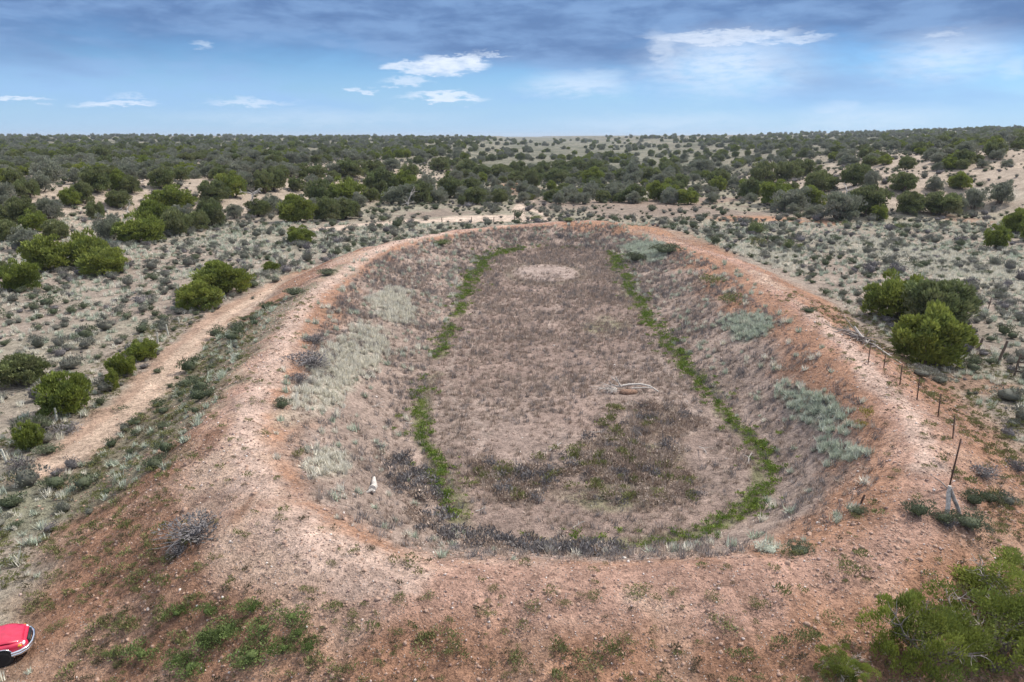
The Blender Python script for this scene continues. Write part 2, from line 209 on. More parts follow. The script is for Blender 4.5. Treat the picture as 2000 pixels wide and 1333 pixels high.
    (2.88, 18.24, 0.39, 0.19, 'tuft', 'grass_tuft', 'olive green tuft on the bare red slope at the near side', 'tuft'),
    (0.59, 17.59, 0.41, 0.2, 'tuft', 'grass_tuft', 'olive green tuft on the bare red slope at the near side', 'tuft'),
    (1.28, 16.72, 0.39, 0.19, 'tuft', 'grass_tuft', 'olive green tuft on the bare red slope at the near side', 'tuft'),
    (3.61, 17.11, 0.44, 0.22, 'tuft', 'grass_tuft', 'olive green tuft on the bare red slope at the near side', 'tuft'),
    (6.09, 17.26, 0.51, 0.27, 'tuft', 'grass_tuft', 'olive green tuft on the bare red slope at the near side', 'tuft'),
    (-12.04, 19.9, 0.44, 0.27, 'tuft', 'grass_tuft', 'olive green tuft on the bare red slope at the near side', 'tuft'),
    (-12.82, 19.75, 0.3, 0.18, 'tuft', 'grass_tuft', 'olive green tuft on the bare red slope at the near side', 'tuft'),
    (-13.63, 19.64, 0.32, 0.2, 'tuft', 'grass_tuft', 'olive green tuft on the bare red slope at the near side', 'tuft'),
    (-14.09, 19.4, 0.39, 0.25, 'tuft', 'grass_tuft', 'olive green tuft on the bare red slope at the near side', 'tuft'),
    (-15.27, 20.17, 0.4, 0.27, 'tuft', 'grass_tuft', 'olive green tuft on the bare red slope at the near side', 'tuft'),
    (-11.62, 18.13, 0.55, 0.34, 'tuft', 'grass_tuft', 'olive green tuft on the bare red slope at the near side', 'tuft'),
    (7.2, 18.02, 0.48, 0.26, 'tuft', 'grass_tuft', 'olive green tuft on the bare red slope at the near side', 'tuft'),
    (8.76, 17.81, 0.51, 0.29, 'tuft', 'grass_tuft', 'olive green tuft on the bare red slope at the near side', 'tuft'),
    (8.0, 16.89, 0.73, 0.41, 'tuft', 'grass_tuft', 'olive green tuft on the bare red slope at the near side', 'tuft'),
    (10.32, 18.97, 0.67, 0.39, 'tuft', 'grass_tuft', 'olive green tuft on the bare red slope at the near side', 'tuft'),
    (16.66, 21.75, 0.42, 0.28, 'tuft', 'grass_tuft', 'olive green tuft on the bare red slope at the near side', 'tuft'),
    (-4.51, 17.36, 0.45, 0.23, 'tuft', 'grass_tuft', 'olive green tuft on the bare red slope at the near side', 'tuft'),
    (-1.73, 17.09, 0.53, 0.26, 'tuft', 'grass_tuft', 'olive green tuft on the bare red slope at the near side', 'tuft'),
    (-6.11, 17.97, 0.46, 0.24, 'tuft', 'grass_tuft', 'olive green tuft on the bare red slope at the near side', 'tuft'),
    (-7.24, 18.21, 0.46, 0.25, 'tuft', 'grass_tuft', 'olive green tuft on the bare red slope at the near side', 'tuft'),
    (0.0, 16.69, 0.64, 0.32, 'tuft', 'grass_tuft', 'olive green tuft on the bare red slope at the near side', 'tuft'),
    (-2.55, 16.59, 0.76, 0.38, 'tuft', 'grass_tuft', 'olive green tuft on the bare red slope at the near side', 'tuft'),
    (-1.41, 16.51, 0.63, 0.32, 'tuft', 'grass_tuft', 'olive green tuft on the bare red slope at the near side', 'tuft'),
    (2.53, 16.48, 0.5, 0.26, 'tuft', 'grass_tuft', 'olive green tuft on the bare red slope at the near side', 'tuft')]
POSTS = {
    'right_fence': [
    (16.02, 23.78, 1.99, 0.11), (18.69, 28.08, 1.04, -0.09), (19.7, 30.91, 1.13, -0.05), (20.04, 33.3, 1.17, -0.05), (19.86, 34.68, 1.13, -0.03),
    (20.31, 37.25, 0.79, 0.0), (19.62, 37.64, 1.09, 0.0)],
    'left_fence': [(-24.67, 36.18, 0.82, 0.0), (-24.17, 33.33, 0.82, 0.0), (-24.05, 31.17, 0.73, -0.07), (-27.02, 54.33, 0.87, -0.08), (-27.85, 58.07, 0.53, -0.04), (-26.63, 51.82, 0.88, 0.0)],
    'far_fence': [
    (0.37, 129.84, 1.95, 0.09), (-3.38, 132.56, 0.95, 0.09), (-7.41, 132.3, 0.94, 0.0), (-12.78, 131.54, 0.85, 0.0), (-17.92, 126.19, 0.72, 0.0),
    (-22.11, 121.97, 0.7, 0.0), (-25.49, 115.47, 0.83, 0.0), (-27.59, 107.28, 0.77, 0.0)],
    'gate': [(33.13, 46.61, 1.7, 0.42), (33.93, 49.97, 0.84, 0.19), (32.73, 49.04, 0.83, 0.11), (32.59, 44.14, 1.31, 0.27)],
    'flat_stakes': [(37.7, 105.93, 0.76, 0.08), (37.43, 99.52, 0.72, -0.07), (37.22, 94.63, 0.55, 0.0), (36.5, 82.52, 0.48, -0.06), (36.95, 81.48, 0.6, 0.12), (37.04, 79.43, 0.47, -0.06)],
    'lone': [(41.89, 61.5, 1.38, 0.18), (12.66, 23.43, 0.39, 0.13)]}
SPOT = {
    'deadfall': (7.35, 43.08, -0.77),
    'brushpile': (23.11, 45.03, 1.93),
    'log': (-5.68, 26.41, 1.03),
    'stump': (15.2, 22.18, 2.36),
    'heap': (-10.16, 20.42, 2.26),
    'truck': (-14.61, 18.43, 0.02),
    'gate': (32.76, 44.14, 0.0),
    'sticks1': (2.4, 34.38, -0.77),
    'cornerpost': (33.13, 46.61, 0.01)}
SNAGS = [(-49.46, 136.2, 4.43, 6.36, 'bare bleached dead tree at the foot of the left hillside'), (-63.76, 120.08, 3.07, 3.58, 'small white dead snag rising out of the front left thicket'), (-22.82, 159.42, 2.92, 4.5, 'pale dead tree in front of the middle thicket behind the white road'), (68.17, 148.54, 3.76, 4.18, 'grey dead tree between the pair and the thicket on the right hill')]
STICKS = [
    (-0.93, 31.14, 0.75, 0.3, 'curved white stick in the green weeds at lower left of the pond'),
    (-4.7, 29.88, 0.58, -0.8, 'short white stick on the near left slope above the log'),
    (-2.86, 28.85, 0.38, 1.4, 'upright looking white stick among the lower left weeds'),
    (0.23, 24.01, 0.69, -0.5, 'forked pale stick in the grey brush at the near end'),
    (2.28, 34.63, 1.09, 0.9, 'pale stick left of the brushy patch on the floor'), (4.65, 36.51, 1.03, -0.3, 'bleached stick just below the fallen tree'),
    (4.77, 34.07, 1.24, 0.7, 'longer forked stick in the middle of the brushy patch'),
    (10.13, 33.83, 1.38, -1.0, 'large pale branch at the right end of the brushy patch'),
    (10.44, 32.61, 1.08, 0.5, 'pale branch right beside the large one near the right weeds'),
    (11.66, 32.61, 0.81, 1.5, 'white stick standing by the right green weeds'), (9.47, 37.54, 1.01, -0.4, 'thin white stick inside the right tyre track'),
    (-1.32, 27.68, 0.5, 0.2, 'small white stick near the bottom of the left weeds'),
    (0.12, 31.67, 1.52, 0.35, 'long thin pale stick left of the brushy patch'),
    (-7.66, 37.89, 1.77, 0.1, 'thin pale stick on the left slope below the straw grass'),
    (-5.7, 37.05, 0.58, -0.4, 'tiny pale stick by the left green weeds'), (13.44, 33.27, 0.67, -0.7, 'pale stick on the slope right of the green weeds'),
    (2.76, 26.45, 0.57, 0.5, 'pale stick at the near end of the floor')]
EXTRA_LM = [
    (-19.66, 47.04, 'the bend of the left road'), (-17.8, 34.71, 'the green strip beside the left road'), (-17.92, 55.68, 'the far bend of the left bank'),
    (-9.78, 23.96, 'the left corner of the bank'), (-18.01, 28.6, 'the near end of the left road'), (21.44, 125.79, 'the red inlet mound'),
    (6.25, 147.35, 'the forked two-track'), (-14.34, 134.92, 'the white road'), (5.99, 18.07, 'the pink gravel crest'),
    (-3.03, 18.39, 'the pale near crest'), (33.26, 92.59, 'the stakes on the right flat'), (52.65, 85.87, 'the middle of the right flat'),
    (25.95, 36.38, 'the foot of the right bank')]
CLOUDS = [
    (-4.59, 5.13, 2.67, 0.57, 0.95, 0.5), (-7.63, 4.96, 1.82, 0.42, 0.8, 0.5), (-5.94, 4.62, 2.67, 0.36, 0.7, 0.7), (-7.86, 3.89, 1.9, 0.29, 0.55, 0.8),
    (-5.03, 2.82, 3.28, 0.29, 0.8, 0.7), (-11.44, 3.42, 0.89, 0.14, 0.7, 0.7), (-10.52, 3.36, 0.82, 0.14, 0.6, 0.7), (-27.43, 2.12, 2.5, 0.26, 0.75, 0.9),
    (-33.04, 2.28, 1.95, 0.19, 0.75, 0.9), (-19.09, 2.29, 3.18, 0.24, 0.5, 1.0), (5.01, 3.73, 4.56, 1.08, 0.5, 1.15), (15.68, 5.16, 6.83, 2.53, 0.62, 1.2),
    (29.53, 5.13, 4.68, 1.84, 0.5, 1.2), (11.59, 0.96, 9.36, 0.8, 0.25, 1.2), (25.52, 1.22, 6.59, 1.01, 0.3, 1.2), (-15.26, 1.3, 12.14, 0.72, 0.22, 1.2),
    (14.84, 6.81, 5.18, 0.47, 0.7, 0.6), (10.92, 6.13, 1.46, 1.43, 0.5, 0.9), (13.01, 4.88, 2.52, 1.38, 0.4, 1.0), (14.98, 4.97, 1.77, 0.34, 0.55, 0.9),
    (19.87, 6.43, 2.48, 0.3, 0.6, 0.9), (17.88, 4.08, 5.39, 1.53, 0.28, 1.1), (29.35, 6.36, 1.7, 0.37, 0.5, 1.0), (28.68, 5.02, 2.86, 0.81, 0.28, 1.1),
    (33.4, 4.18, 1.06, 0.9, 0.35, 1.0), (23.52, 1.75, 2.25, 0.61, 0.35, 1.1), (-22.24, 5.88, 0.85, 0.26, 0.4, 1.0), (-1.53, 5.75, 1.91, 0.12, 0.5, 1.0),
    (-26.6, 2.63, 1.25, 0.13, 0.3, 1.0)]


# ------------------------------------------------------------------ camera
cam_data = bpy.data.cameras.new("camera")
cam_data.sensor_width = 36.0
cam_data.lens = 36.0 * 1400 / 2000
cam_data.clip_start = 0.1
cam_data.clip_end = 20000
cam = bpy.data.objects.new("camera", cam_data)
cam.location = (0, 0, 15.0)
cam.rotation_euler = (math.pi / 2 - math.atan(400.5 / 1400), 0, 0)
COL.objects.link(cam)
S.camera = cam

# ------------------------------------------------------------------ light, exposure
HAZE = 0.00011
SUN_EL, SUN_AZ = 50.0, 62.0          # azimuth measured from +Y towards +X
S.view_settings.view_transform = 'Standard'
S.view_settings.look = 'None'
S.view_settings.gamma = 1.0
S.view_settings.exposure = 0.83
S.view_settings.use_curve_mapping = False
S.render.engine = 'CYCLES'
S.cycles.max_bounces = 6
S.cycles.diffuse_bounces = 3
S.cycles.use_denoising = True

sun_data = bpy.data.lights.new("sun", 'SUN')
sun_data.energy = 2.7
sun_data.angle = R(4)
sun_data.color = (1.0, 0.93, 0.83)
sun = bpy.data.objects.new("sun", sun_data)
_sd = Vector((math.sin(R(SUN_AZ)) * math.cos(R(SUN_EL)), math.cos(R(SUN_AZ)) * math.cos(R(SUN_EL)), math.sin(R(SUN_EL))))
sun.rotation_euler = _sd.to_track_quat('Z', 'Y').to_euler()
COL.objects.link(sun)


class NT:
    """small helper to write node trees"""
    def __init__(s, tree):
        s.t = tree
        s.n = tree.nodes
        s.l = tree.links
    def node(s, typ, **kw):
        n = s.n.new(typ)
        for k, v in kw.items():
            setattr(n, k, v)
        return n
    def put(s, sock, v):
        if v is None:
            return
        if isinstance(v, bpy.types.NodeSocket):
            s.l.new(v, sock)
        else:
            sock.default_value = v
    def math(s, op, a, b=None, c=None, clamp=False):
        n = s.node('ShaderNodeMath', operation=op, use_clamp=clamp)
        for i, v in enumerate((a, b, c)):
            s.put(n.inputs[i], v)
        return n.outputs[0]
    def vmath(s, op, a, b=None):
        n = s.node('ShaderNodeVectorMath', operation=op)
        s.put(n.inputs[0], a)
        s.put(n.inputs[1], b)
        return n.outputs['Value'] if op in ('LENGTH', 'DOT_PRODUCT') else n.outputs[0]
    def mix(s, f, a, b, mode='MIX'):
        n = s.node('ShaderNodeMix', data_type='RGBA', blend_type=mode)
        s.put(n.inputs[0], f)
        s.put(n.inputs[6], a)
        s.put(n.inputs[7], b)
        return n.outputs[2]
    def ramp(s, v, a, b, lo=0.0, hi=1.0, smooth=True):
        n = s.node('ShaderNodeMapRange', interpolation_type='SMOOTHSTEP' if smooth else 'LINEAR')
        s.put(n.inputs['Value'], v)
        n.inputs['From Min'].default_value = a
        n.inputs['From Max'].default_value = b
        n.inputs['To Min'].default_value = lo
        n.inputs['To Max'].default_value = hi
        return n.outputs[0]
    def noise(s, vec, scale, detail=3.0, rough=0.55, dist=0.0):
        n = s.node('ShaderNodeTexNoise')
        s.put(n.inputs['Vector'], vec)
        n.inputs['Scale'].default_value = scale
        n.inputs['Detail'].default_value = detail
        n.inputs['Roughness'].default_value = rough
        n.inputs['Distortion'].default_value = dist
        return n


# ------------------------------------------------------------------ sky
world = bpy.data.worlds.new("World")
S.world = world
world.use_nodes = True
w = NT(world.node_tree)
w.n.clear()
SKY = 0.1
sky = w.node('ShaderNodeTexSky', sky_type='NISHITA')
sky.sun_disc = False
sky.sun_elevation = R(SUN_EL)
sky.sun_rotation = R(SUN_AZ)
sky.altitude = 1700
sky.air_density = 1.0
sky.dust_density = 0.6
tc = w.node('ShaderNodeTexCoord')
D = tc.outputs['Generated']
sep = w.node('ShaderNodeSeparateXYZ')
w.put(sep.inputs[0], D)
el = w.math('MULTIPLY', w.math('ARCSINE', sep.outputs[2]), 180 / math.pi)
az = w.math('MULTIPLY', w.math('ARCTAN2', sep.outputs[0], sep.outputs[1]), 180 / math.pi)
flat = w.vmath('MULTIPLY', D, (1.0, 1.0, 4.0))
n_big = w.noise(flat, 3.2, 5, 0.55, 0.3)
n_mid = w.noise(flat, 11.0, 6, 0.6, 0.2)
n_fine = w.noise(flat, 42.0, 5, 0.6)
nb = w.math('SUBTRACT', n_big.outputs[0], 0.5)
nm = w.math('SUBTRACT', n_mid.outputs[0], 0.5)
nf = w.math('SUBTRACT', n_fine.outputs[0], 0.5)


def C(c):
    return (c[0] / SKY, c[1] / SKY, c[2] / SKY, 1)


# clear sky tone between and below the clouds: Nishita, veiled by pale humid air low down
veil = w.ramp(w.math('ADD', el, w.math('MULTIPLY', nb, 2.5)), -0.5, 6.0, 0.85, 0.0)
base = w.mix(1.0, sky.outputs[0], (0.32, 0.49, 0.67, 1), 'MULTIPLY')
skyc = w.mix(w.math('MULTIPLY', veil, 0.9), base, C((0.255, 0.375, 0.55)))
# soft layered veil
lay = w.ramp(w.math('ADD', nb, w.math('MULTIPLY', nm, 0.35)), -0.10, 0.14, 0.05, 0.85)
skyc = w.mix(w.math('MULTIPLY', lay, w.ramp(el, 0.5, 3.0)), skyc, C((0.205, 0.335, 0.53)))
# grey-blue cloud deck overhead, its ragged edge low in front
edge = w.math('ADD', el, w.math('ADD', w.math('MULTIPLY', nb, 9.0), w.math('MULTIPLY', nm, 3.0)))
deck = w.ramp(edge, 3.4, 7.4)
deckc = w.mix(w.ramp(n_mid.outputs[0], 0.35, 0.68), C((0.074, 0.134, 0.268)), C((0.130, 0.218, 0.38)))
deckc = w.mix(w.ramp(el, 11, 40), deckc, w.mix(w.ramp(n_big.outputs[0], 0.3, 0.7), C((0.40, 0.43, 0.50)), C((0.75, 0.77, 0.82))))
skyc = w.mix(w.math('MULTIPLY', deck, 0.93), skyc, deckc)
# separate clouds
V = w.node('ShaderNodeCombineXYZ')
w.put(V.inputs[0], w.math('ADD', az, w.math('ADD', w.math('MULTIPLY', nm, 4.0), w.math('MULTIPLY', nf, 1.0))))
w.put(V.inputs[1], w.math('ADD', el, w.math('ADD', w.math('MULTIPLY', nm, 1.6), w.math('MULTIPLY', nf, 1.3))))
tot = None
for (ca, ce, sa, se, st, soft) in CLOUDS:
    q = w.vmath('MULTIPLY', w.vmath('SUBTRACT', V.outputs[0], (ca, ce, 0)), (1 / sa, 1 / se, 0))
    m = w.ramp(w.vmath('LENGTH', q), 1.25, 1.25 - soft, 0.0, st)
    tot = m if tot is None else w.math('MAXIMUM', tot, m)
tot = w.math('MULTIPLY', tot, w.ramp(n_fine.outputs[0], 0.22, 0.62, 0.45, 1.0))
skyc = w.mix(tot, skyc, C((0.49, 0.54, 0.62)))
bg = w.node('ShaderNodeBackground')
w.put(bg.inputs[0], skyc)
bg.inputs[1].default_value = SKY
out = w.node('ShaderNodeOutputWorld')
w.l.new(bg.outputs[0], out.inputs[0])

# ------------------------------------------------------------------ terrain functions
def _hash(ix, iy, seed):
    h = (ix.astype(np.int64) * 374761393 + iy.astype(np.int64) * 668265263 + seed * 1442695041) & 0xFFFFFFFF
    h = ((h ^ (h >> 13)) * 1274126177) & 0xFFFFFFFF
    h = ((h ^ (h >> 16)) * 2246822519) & 0xFFFFFFFF
    return ((h ^ (h >> 15)) & 0xFFFFFF) / float(0xFFFFFF)


def vnoise(x, y, seed=0):
    ix = np.floor(x); iy = np.floor(y)
    fx = x - ix; fy = y - iy
    fx = fx * fx * fx * (fx * (fx * 6 - 15) + 10); fy = fy * fy * fy * (fy * (fy * 6 - 15) + 10)
    a = _hash(ix, iy, seed); b = _hash(ix + 1, iy, seed); c = _hash(ix, iy + 1, seed); d = _hash(ix + 1, iy + 1, seed)
    return (a + (b - a) * fx) * (1 - fy) + (c + (d - c) * fx) * fy


def fbm(x, y, seed=0, oct=4, rough=0.5):
    t = 0; a = 1.0; n = 0
    for o in range(oct):
        t = t + a * vnoise(x * 2 ** o + 17.3 * o, y * 2 ** o - 9.1 * o, seed + o)
        n += a; a *= rough
    return t / n - 0.5        # -0.5 .. 0.5


def sm(t):
    t = np.clip(t, 0, 1)
    return t * t * (3 - 2 * t)


def seg_dist(x, y, pts, closed=False, vals=None):
    """distance to a polyline, position along it, and a value interpolated at the nearest point"""
    best = np.full(x.shape, 1e18); u = np.zeros(x.shape); val = np.zeros(x.shape)
    n = len(pts); L = 0.0
    for i in range(n if closed else n - 1):
        ax, ay = pts[i][:2]; bx, by = pts[(i + 1) % n][:2]
        dx, dy = bx - ax, by - ay; l2 = dx * dx + dy * dy + 1e-12
        t = np.clip(((x - ax) * dx + (y - ay) * dy) / l2, 0, 1)
        d = (x - ax - t * dx) ** 2 + (y - ay - t * dy) ** 2
        k = d < best
        best = np.where(k, d, best); u = np.where(k, L + t * math.sqrt(l2), u)
        if vals is not None:
            val = np.where(k, vals[i] + t * (vals[(i + 1) % n] - vals[i]), val)
        L += math.sqrt(l2)
    return np.sqrt(best), u, val


def inside(x, y, pts):
    r = np.zeros(x.shape, bool); n = len(pts)
    for i in range(n):
        ax, ay = pts[i][:2]; bx, by = pts[(i + 1) % n][:2]
        if ay == by:
            continue
        c = ((ay > y) != (by > y)) & (x < (bx - ax) * (y - ay) / (by - ay) + ax)
        r ^= c
    return r


def smooth_loop(pts, n=3):
    """closed Catmull-Rom"""
    p = np.array(pts, float); m = len(p); o = []
    for i in range(m):
        a, b, c, d = p[i - 1], p[i], p[(i + 1) % m], p[(i + 2) % m]
        for k in range(n):
            t = k / n
            o.append(0.5 * (2 * b + (c - a) * t + (2 * a - 5 * b + 4 * c - d) * t * t + (3 * b - a - 3 * c + d) * t ** 3))
    return np.array(o)


def smooth_line(pts, n=4):
    p = np.array(pts, float); p = np.vstack([2 * p[0] - p[1], p, 2 * p[-1] - p[-2]]); o = []
    for i in range(1, len(p) - 2):
        a, b, c, d = p[i - 1], p[i], p[i + 1], p[i + 2]
        for k in range(n):
            t = k / n
            o.append(0.5 * (2 * b + (c - a) * t + (2 * a - 5 * b + 4 * c - d) * t * t + (3 * b - a - 3 * c + d) * t ** 3))
    o.append(p[-2])
    return np.array(o)


CRESTS = smooth_loop(CREST)
RINGS = smooth_loop(RING)
FAR_L = [tuple(p) for p in FOOT_L] + [(-40, 6000), (-9000, 6000), (-9000, FOOT_L[0][1])]
FAR_R = [tuple(p) for p in FOOT_R] + [(9000, FOOT_R[-1][1]), (9000, 6000), (FOOT_R[0][0] * 1.3, 6000)]


def poly_sd(x, y, pts):
    d = seg_dist(x, y, pts, True)[0]
    return np.where(inside(x, y, pts), -d, d)


def fields(x, y):
    dc, u, zc = seg_dist(x, y, CRESTS, True, CRESTS[:, 2])
    s = np.where(inside(x, y, CRESTS), -dc, dc)
    r = poly_sd(x, y, RINGS)
    return s, r, u, zc


def hills(x, y):
    sl = np.maximum(-poly_sd(x, y, FAR_L), 0); sr = np.maximum(-poly_sd(x, y, FAR_R), 0)
    ratio = x / np.maximum(y, 30)
    n = fbm(x / 38, y / 38, 5, 4)
    hl = 5.7 * sm(sl / 46 + n * 0.5 * np.minimum(sl / 20, 1)) + 0.0022 * np.minimum(sl, 500)
    k = sm((ratio - 0.22) / 0.5)
    hr = (5.5 + 4.5 * k) * sm(sr / 62 + n * 0.5 * np.minimum(sr / 20, 1)) + (0.006 + 0.013 * k) * np.minimum(sr, 520)
    return hl, hr, sl, sr


def plain(x, y):
    d = np.hypot(x, y)
    hl, hr, sl, sr = hills(x, y)
    z = 8.0 * sm((d - 230) / 1900) + hl + hr
    z = z + 0.55 * fbm(x / 26, y / 26, 11, 3) * np.clip((d - 10) / 60, 0.15, 1) + 0.16 * fbm(x / 5, y / 5, 12, 3)
    z = z + np.clip((d - 250) / 400, 0, 1) * 3.5 * fbm(x / 160, y / 160, 15, 3)
    return z


def height(x, y, full=False):
    x = np.asarray(x, float); y = np.asarray(y, float)
    s, r, u, zc = fields(x, y)
    zp = plain(x, y)
    n = fbm(x / 3.2, y / 3.2, 21, 3)
    wob = fbm(x / 9, y / 9, 22, 2)
    zc = zc + 0.25 * wob
    wout = 6.2 + 3.0 * wob
    q_ = np.clip((s - 0.25 + 0.7 * n) / wout, 0, 1)
    g = 1 - (0.5 * q_ + 0.5 * sm(q_))
    rill = fbm(u * 0.9, s * 0.10 + n * 0.4, 31, 3)
    zo = zp + (zc - zp) * g + rill * 0.55 * sm(s / 1.5) * sm((wout + 1.5 - s) / 3) * np.minimum(np.abs(zc), 1)
    a = -s
    t = np.clip(a / (a + np.maximum(r, 0) + 1e-6), 0, 1)
    bed = -0.55
    tt = np.clip((t - 0.06) / 0.94, 0, 1)
    prof = 0.45 * tt + 0.55 * sm(tt)
    zi = zc + (bed - zc) * prof + rill * 0.16 * np.sin(np.pi * t) + 0.26 * n * np.sin(np.pi * t)
    zi = zi - 0.22 * sm(-r / 5.0) * (r < 0)
    z = np.where(s > 0, zo, zi) + 0.05 * fbm(x / 0.8, y / 0.8, 41, 3)
    if full:
        return z, s, r, u, zc
    return z


def hz(x, y):
    return float(height(np.array([x]), np.array([y]))[0])


# ------------------------------------------------------------------ materials
def new_mat(name):
    m = bpy.data.materials.new(name)
    m.use_nodes = True
    t = NT(m.node_tree)
    t.n.clear()
    o = t.node('ShaderNodeOutputMaterial')
    p = t.node('ShaderNodeBsdfPrincipled')
    t.l.new(p.outputs[0], o.inputs[0])
    return m, t, p


def plain_mat(name, col, rough=0.7, metal=0.0, noise=0.25, scale=8.0, coat=0.0, spec=0.4):
    m, t, p = new_mat(name)
    co = t.node('ShaderNodeTexCoord').outputs['Object']
    n = t.noise(co, scale, 4, 0.6)
    c = t.mix(t.ramp(n.outputs[0], 0.3, 0.7), tuple(v * (1 - noise) for v in col) + (1,), tuple(min(1, v * (1 + noise)) for v in col) + (1,))
    t.put(p.inputs['Base Color'], c)
    p.inputs['Roughness'].default_value = rough
    p.inputs['Metallic'].default_value = metal
    p.inputs['Coat Weight'].default_value = coat
    p.inputs['Specular IOR Level'].default_value = spec
    return m


def leaf_mat(name, c1, c2, c3=None, transl=0.18):
    """foliage: colour differs plant to plant (random), leaf to leaf (tone, which also paints inner shade) and in broad clumps (noise)"""
    m, t, p = new_mat(name)
    oi = t.node('ShaderNodeObjectInfo')
    at = t.node('ShaderNodeAttribute', attribute_name='tone')
    co = t.node('ShaderNodeTexCoord').outputs['Object']
    c = t.mix(oi.outputs['Random'], tuple(c1) + (1,), tuple(c2) + (1,))
    if c3:
        n = t.noise(co, 1.1, 3, 0.6)
        c = t.mix(t.ramp(n.outputs[0], 0.42, 0.66), c, tuple(c3) + (1,))
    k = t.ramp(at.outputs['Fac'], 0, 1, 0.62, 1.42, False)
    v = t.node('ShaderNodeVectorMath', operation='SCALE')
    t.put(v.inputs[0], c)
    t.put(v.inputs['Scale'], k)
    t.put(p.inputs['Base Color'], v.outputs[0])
    p.inputs['Roughness'].default_value = 0.75
    p.inputs['Specular IOR Level'].default_value = 0.2
    tr = t.node('ShaderNodeBsdfTranslucent')
    t.put(tr.inputs[0], v.outputs[0])
    mx = t.node('ShaderNodeMixShader')
    mx.inputs[0].default_value = transl
    t.l.new(p.outputs[0], mx.inputs[1])
    t.l.new(tr.outputs[0], mx.inputs[2])
    o = [n for n in t.n if n.type == 'OUTPUT_MATERIAL'][0]
    t.l.new(mx.outputs[0], o.inputs[0])
    return m


M = {}
M['jun_olive'] = leaf_mat('juniper_olive_foliage', (0.195, 0.235, 0.048), (0.24, 0.27, 0.058), (0.14, 0.18, 0.05), 0.28)
M['jun_dark'] = leaf_mat('juniper_dark_foliage', (0.145, 0.18, 0.072), (0.185, 0.21, 0.085), (0.185, 0.19, 0.095), 0.28)
M['jun_grey'] = leaf_mat('juniper_grey_foliage', (0.195, 0.215, 0.15), (0.24, 0.25, 0.185), (0.26, 0.26, 0.22), 0.25)
M['sage'] = leaf_mat('sagebrush_foliage', (0.15, 0.16, 0.125), (0.225, 0.222, 0.185), (0.165, 0.15, 0.148))
M['sage_dark'] = leaf_mat('sagebrush_green_foliage', (0.085, 0.11, 0.06), (0.13, 0.15, 0.09), (0.15, 0.15, 0.11))
M['brush_grey'] = leaf_mat('dead_brush_twigs', (0.155, 0.145, 0.15), (0.225, 0.21, 0.21), (0.13, 0.12, 0.115), 0.05)
M['straw'] = leaf_mat('straw_grass', (0.66, 0.63, 0.53), (0.78, 0.75, 0.66), (0.5, 0.48, 0.41), 0.15)
M['stubble'] = leaf_mat('brown_stubble', (0.32, 0.242, 0.195), (0.53, 0.44, 0.37), (0.205, 0.158, 0.13), 0.08)
M['pale_sage'] = leaf_mat('pale_green_grass', (0.42, 0.47, 0.37), (0.54, 0.57, 0.48), (0.33, 0.36, 0.29), 0.15)
M['weed'] = leaf_mat('green_weed_leaves', (0.11, 0.19, 0.03), (0.21, 0.27, 0.05), (0.13, 0.165, 0.045), 0.22)
M['tuft'] = leaf_mat('olive_tuft_leaves', (0.16, 0.175, 0.065), (0.225, 0.225, 0.095), (0.13, 0.125, 0.065))
M['tuft_dark'] = leaf_mat('dark_tuft_leaves', (0.085, 0.075, 0.045), (0.16, 0.13, 0.085), (0.09, 0.085, 0.045))
M['rabbit'] = leaf_mat('rabbitbrush_foliage', (0.125, 0.18, 0.05), (0.16, 0.21, 0.07), (0.1, 0.12, 0.055))
M['yellow'] = leaf_mat('yellow_bush_leaves', (0.32, 0.26, 0.06), (0.36, 0.30, 0.09), (0.22, 0.20, 0.06))
M['bark'] = plain_mat('juniper_bark', (0.16, 0.125, 0.10), 0.9, noise=0.4, scale=20)
M['deadwood'] = plain_mat('bleached_deadwood', (0.50, 0.46, 0.42), 0.85, noise=0.3, scale=12)
M['deadwood_dark'] = plain_mat('weathered_deadwood', (0.27, 0.235, 0.215), 0.9, noise=0.4, scale=12)
M['rotwood'] = plain_mat('red_rotten_wood', (0.22, 0.135, 0.095), 0.95, noise=0.4, scale=9)
M['post_steel'] = plain_mat('rusty_steel_post', (0.10, 0.058, 0.045), 0.75, 0.3, 0.4, 14)
M['post_wood'] = plain_mat('weathered_wood_post', (0.13, 0.095, 0.075), 0.9, 0, 0.4, 14)
M['post_pale'] = plain_mat('pale_wood_post', (0.50, 0.50, 0.44), 0.9, 0, 0.3, 14)
M['wire'] = plain_mat('rusty_wire', (0.16, 0.12, 0.10), 0.7, 0.5, 0.2)


def stone_mat():
    m, t, p = new_mat('gravel_stone')
    oi = t.node('ShaderNodeObjectInfo')
    r = t.node('ShaderNodeValToRGB')
    e = r.color_ramp.elements
    e[0].position = 0.0; e[0].color = (0.22, 0.14, 0.115, 1)
    e[1].position = 1.0; e[1].color = (0.72, 0.68, 0.63, 1)
    for pos, c in ((0.25, (0.31, 0.205, 0.17, 1)), (0.55, (0.40, 0.28, 0.24, 1)), (0.82, (0.48, 0.37, 0.33, 1))):
        k = e.new(pos); k.color = c
    t.put(r.inputs[0], oi.outputs['Random'])
    t.put(p.inputs['Base Color'], r.outputs[0])
    p.inputs['Roughness'].default_value = 0.85
    return m


M['stone'] = stone_mat()


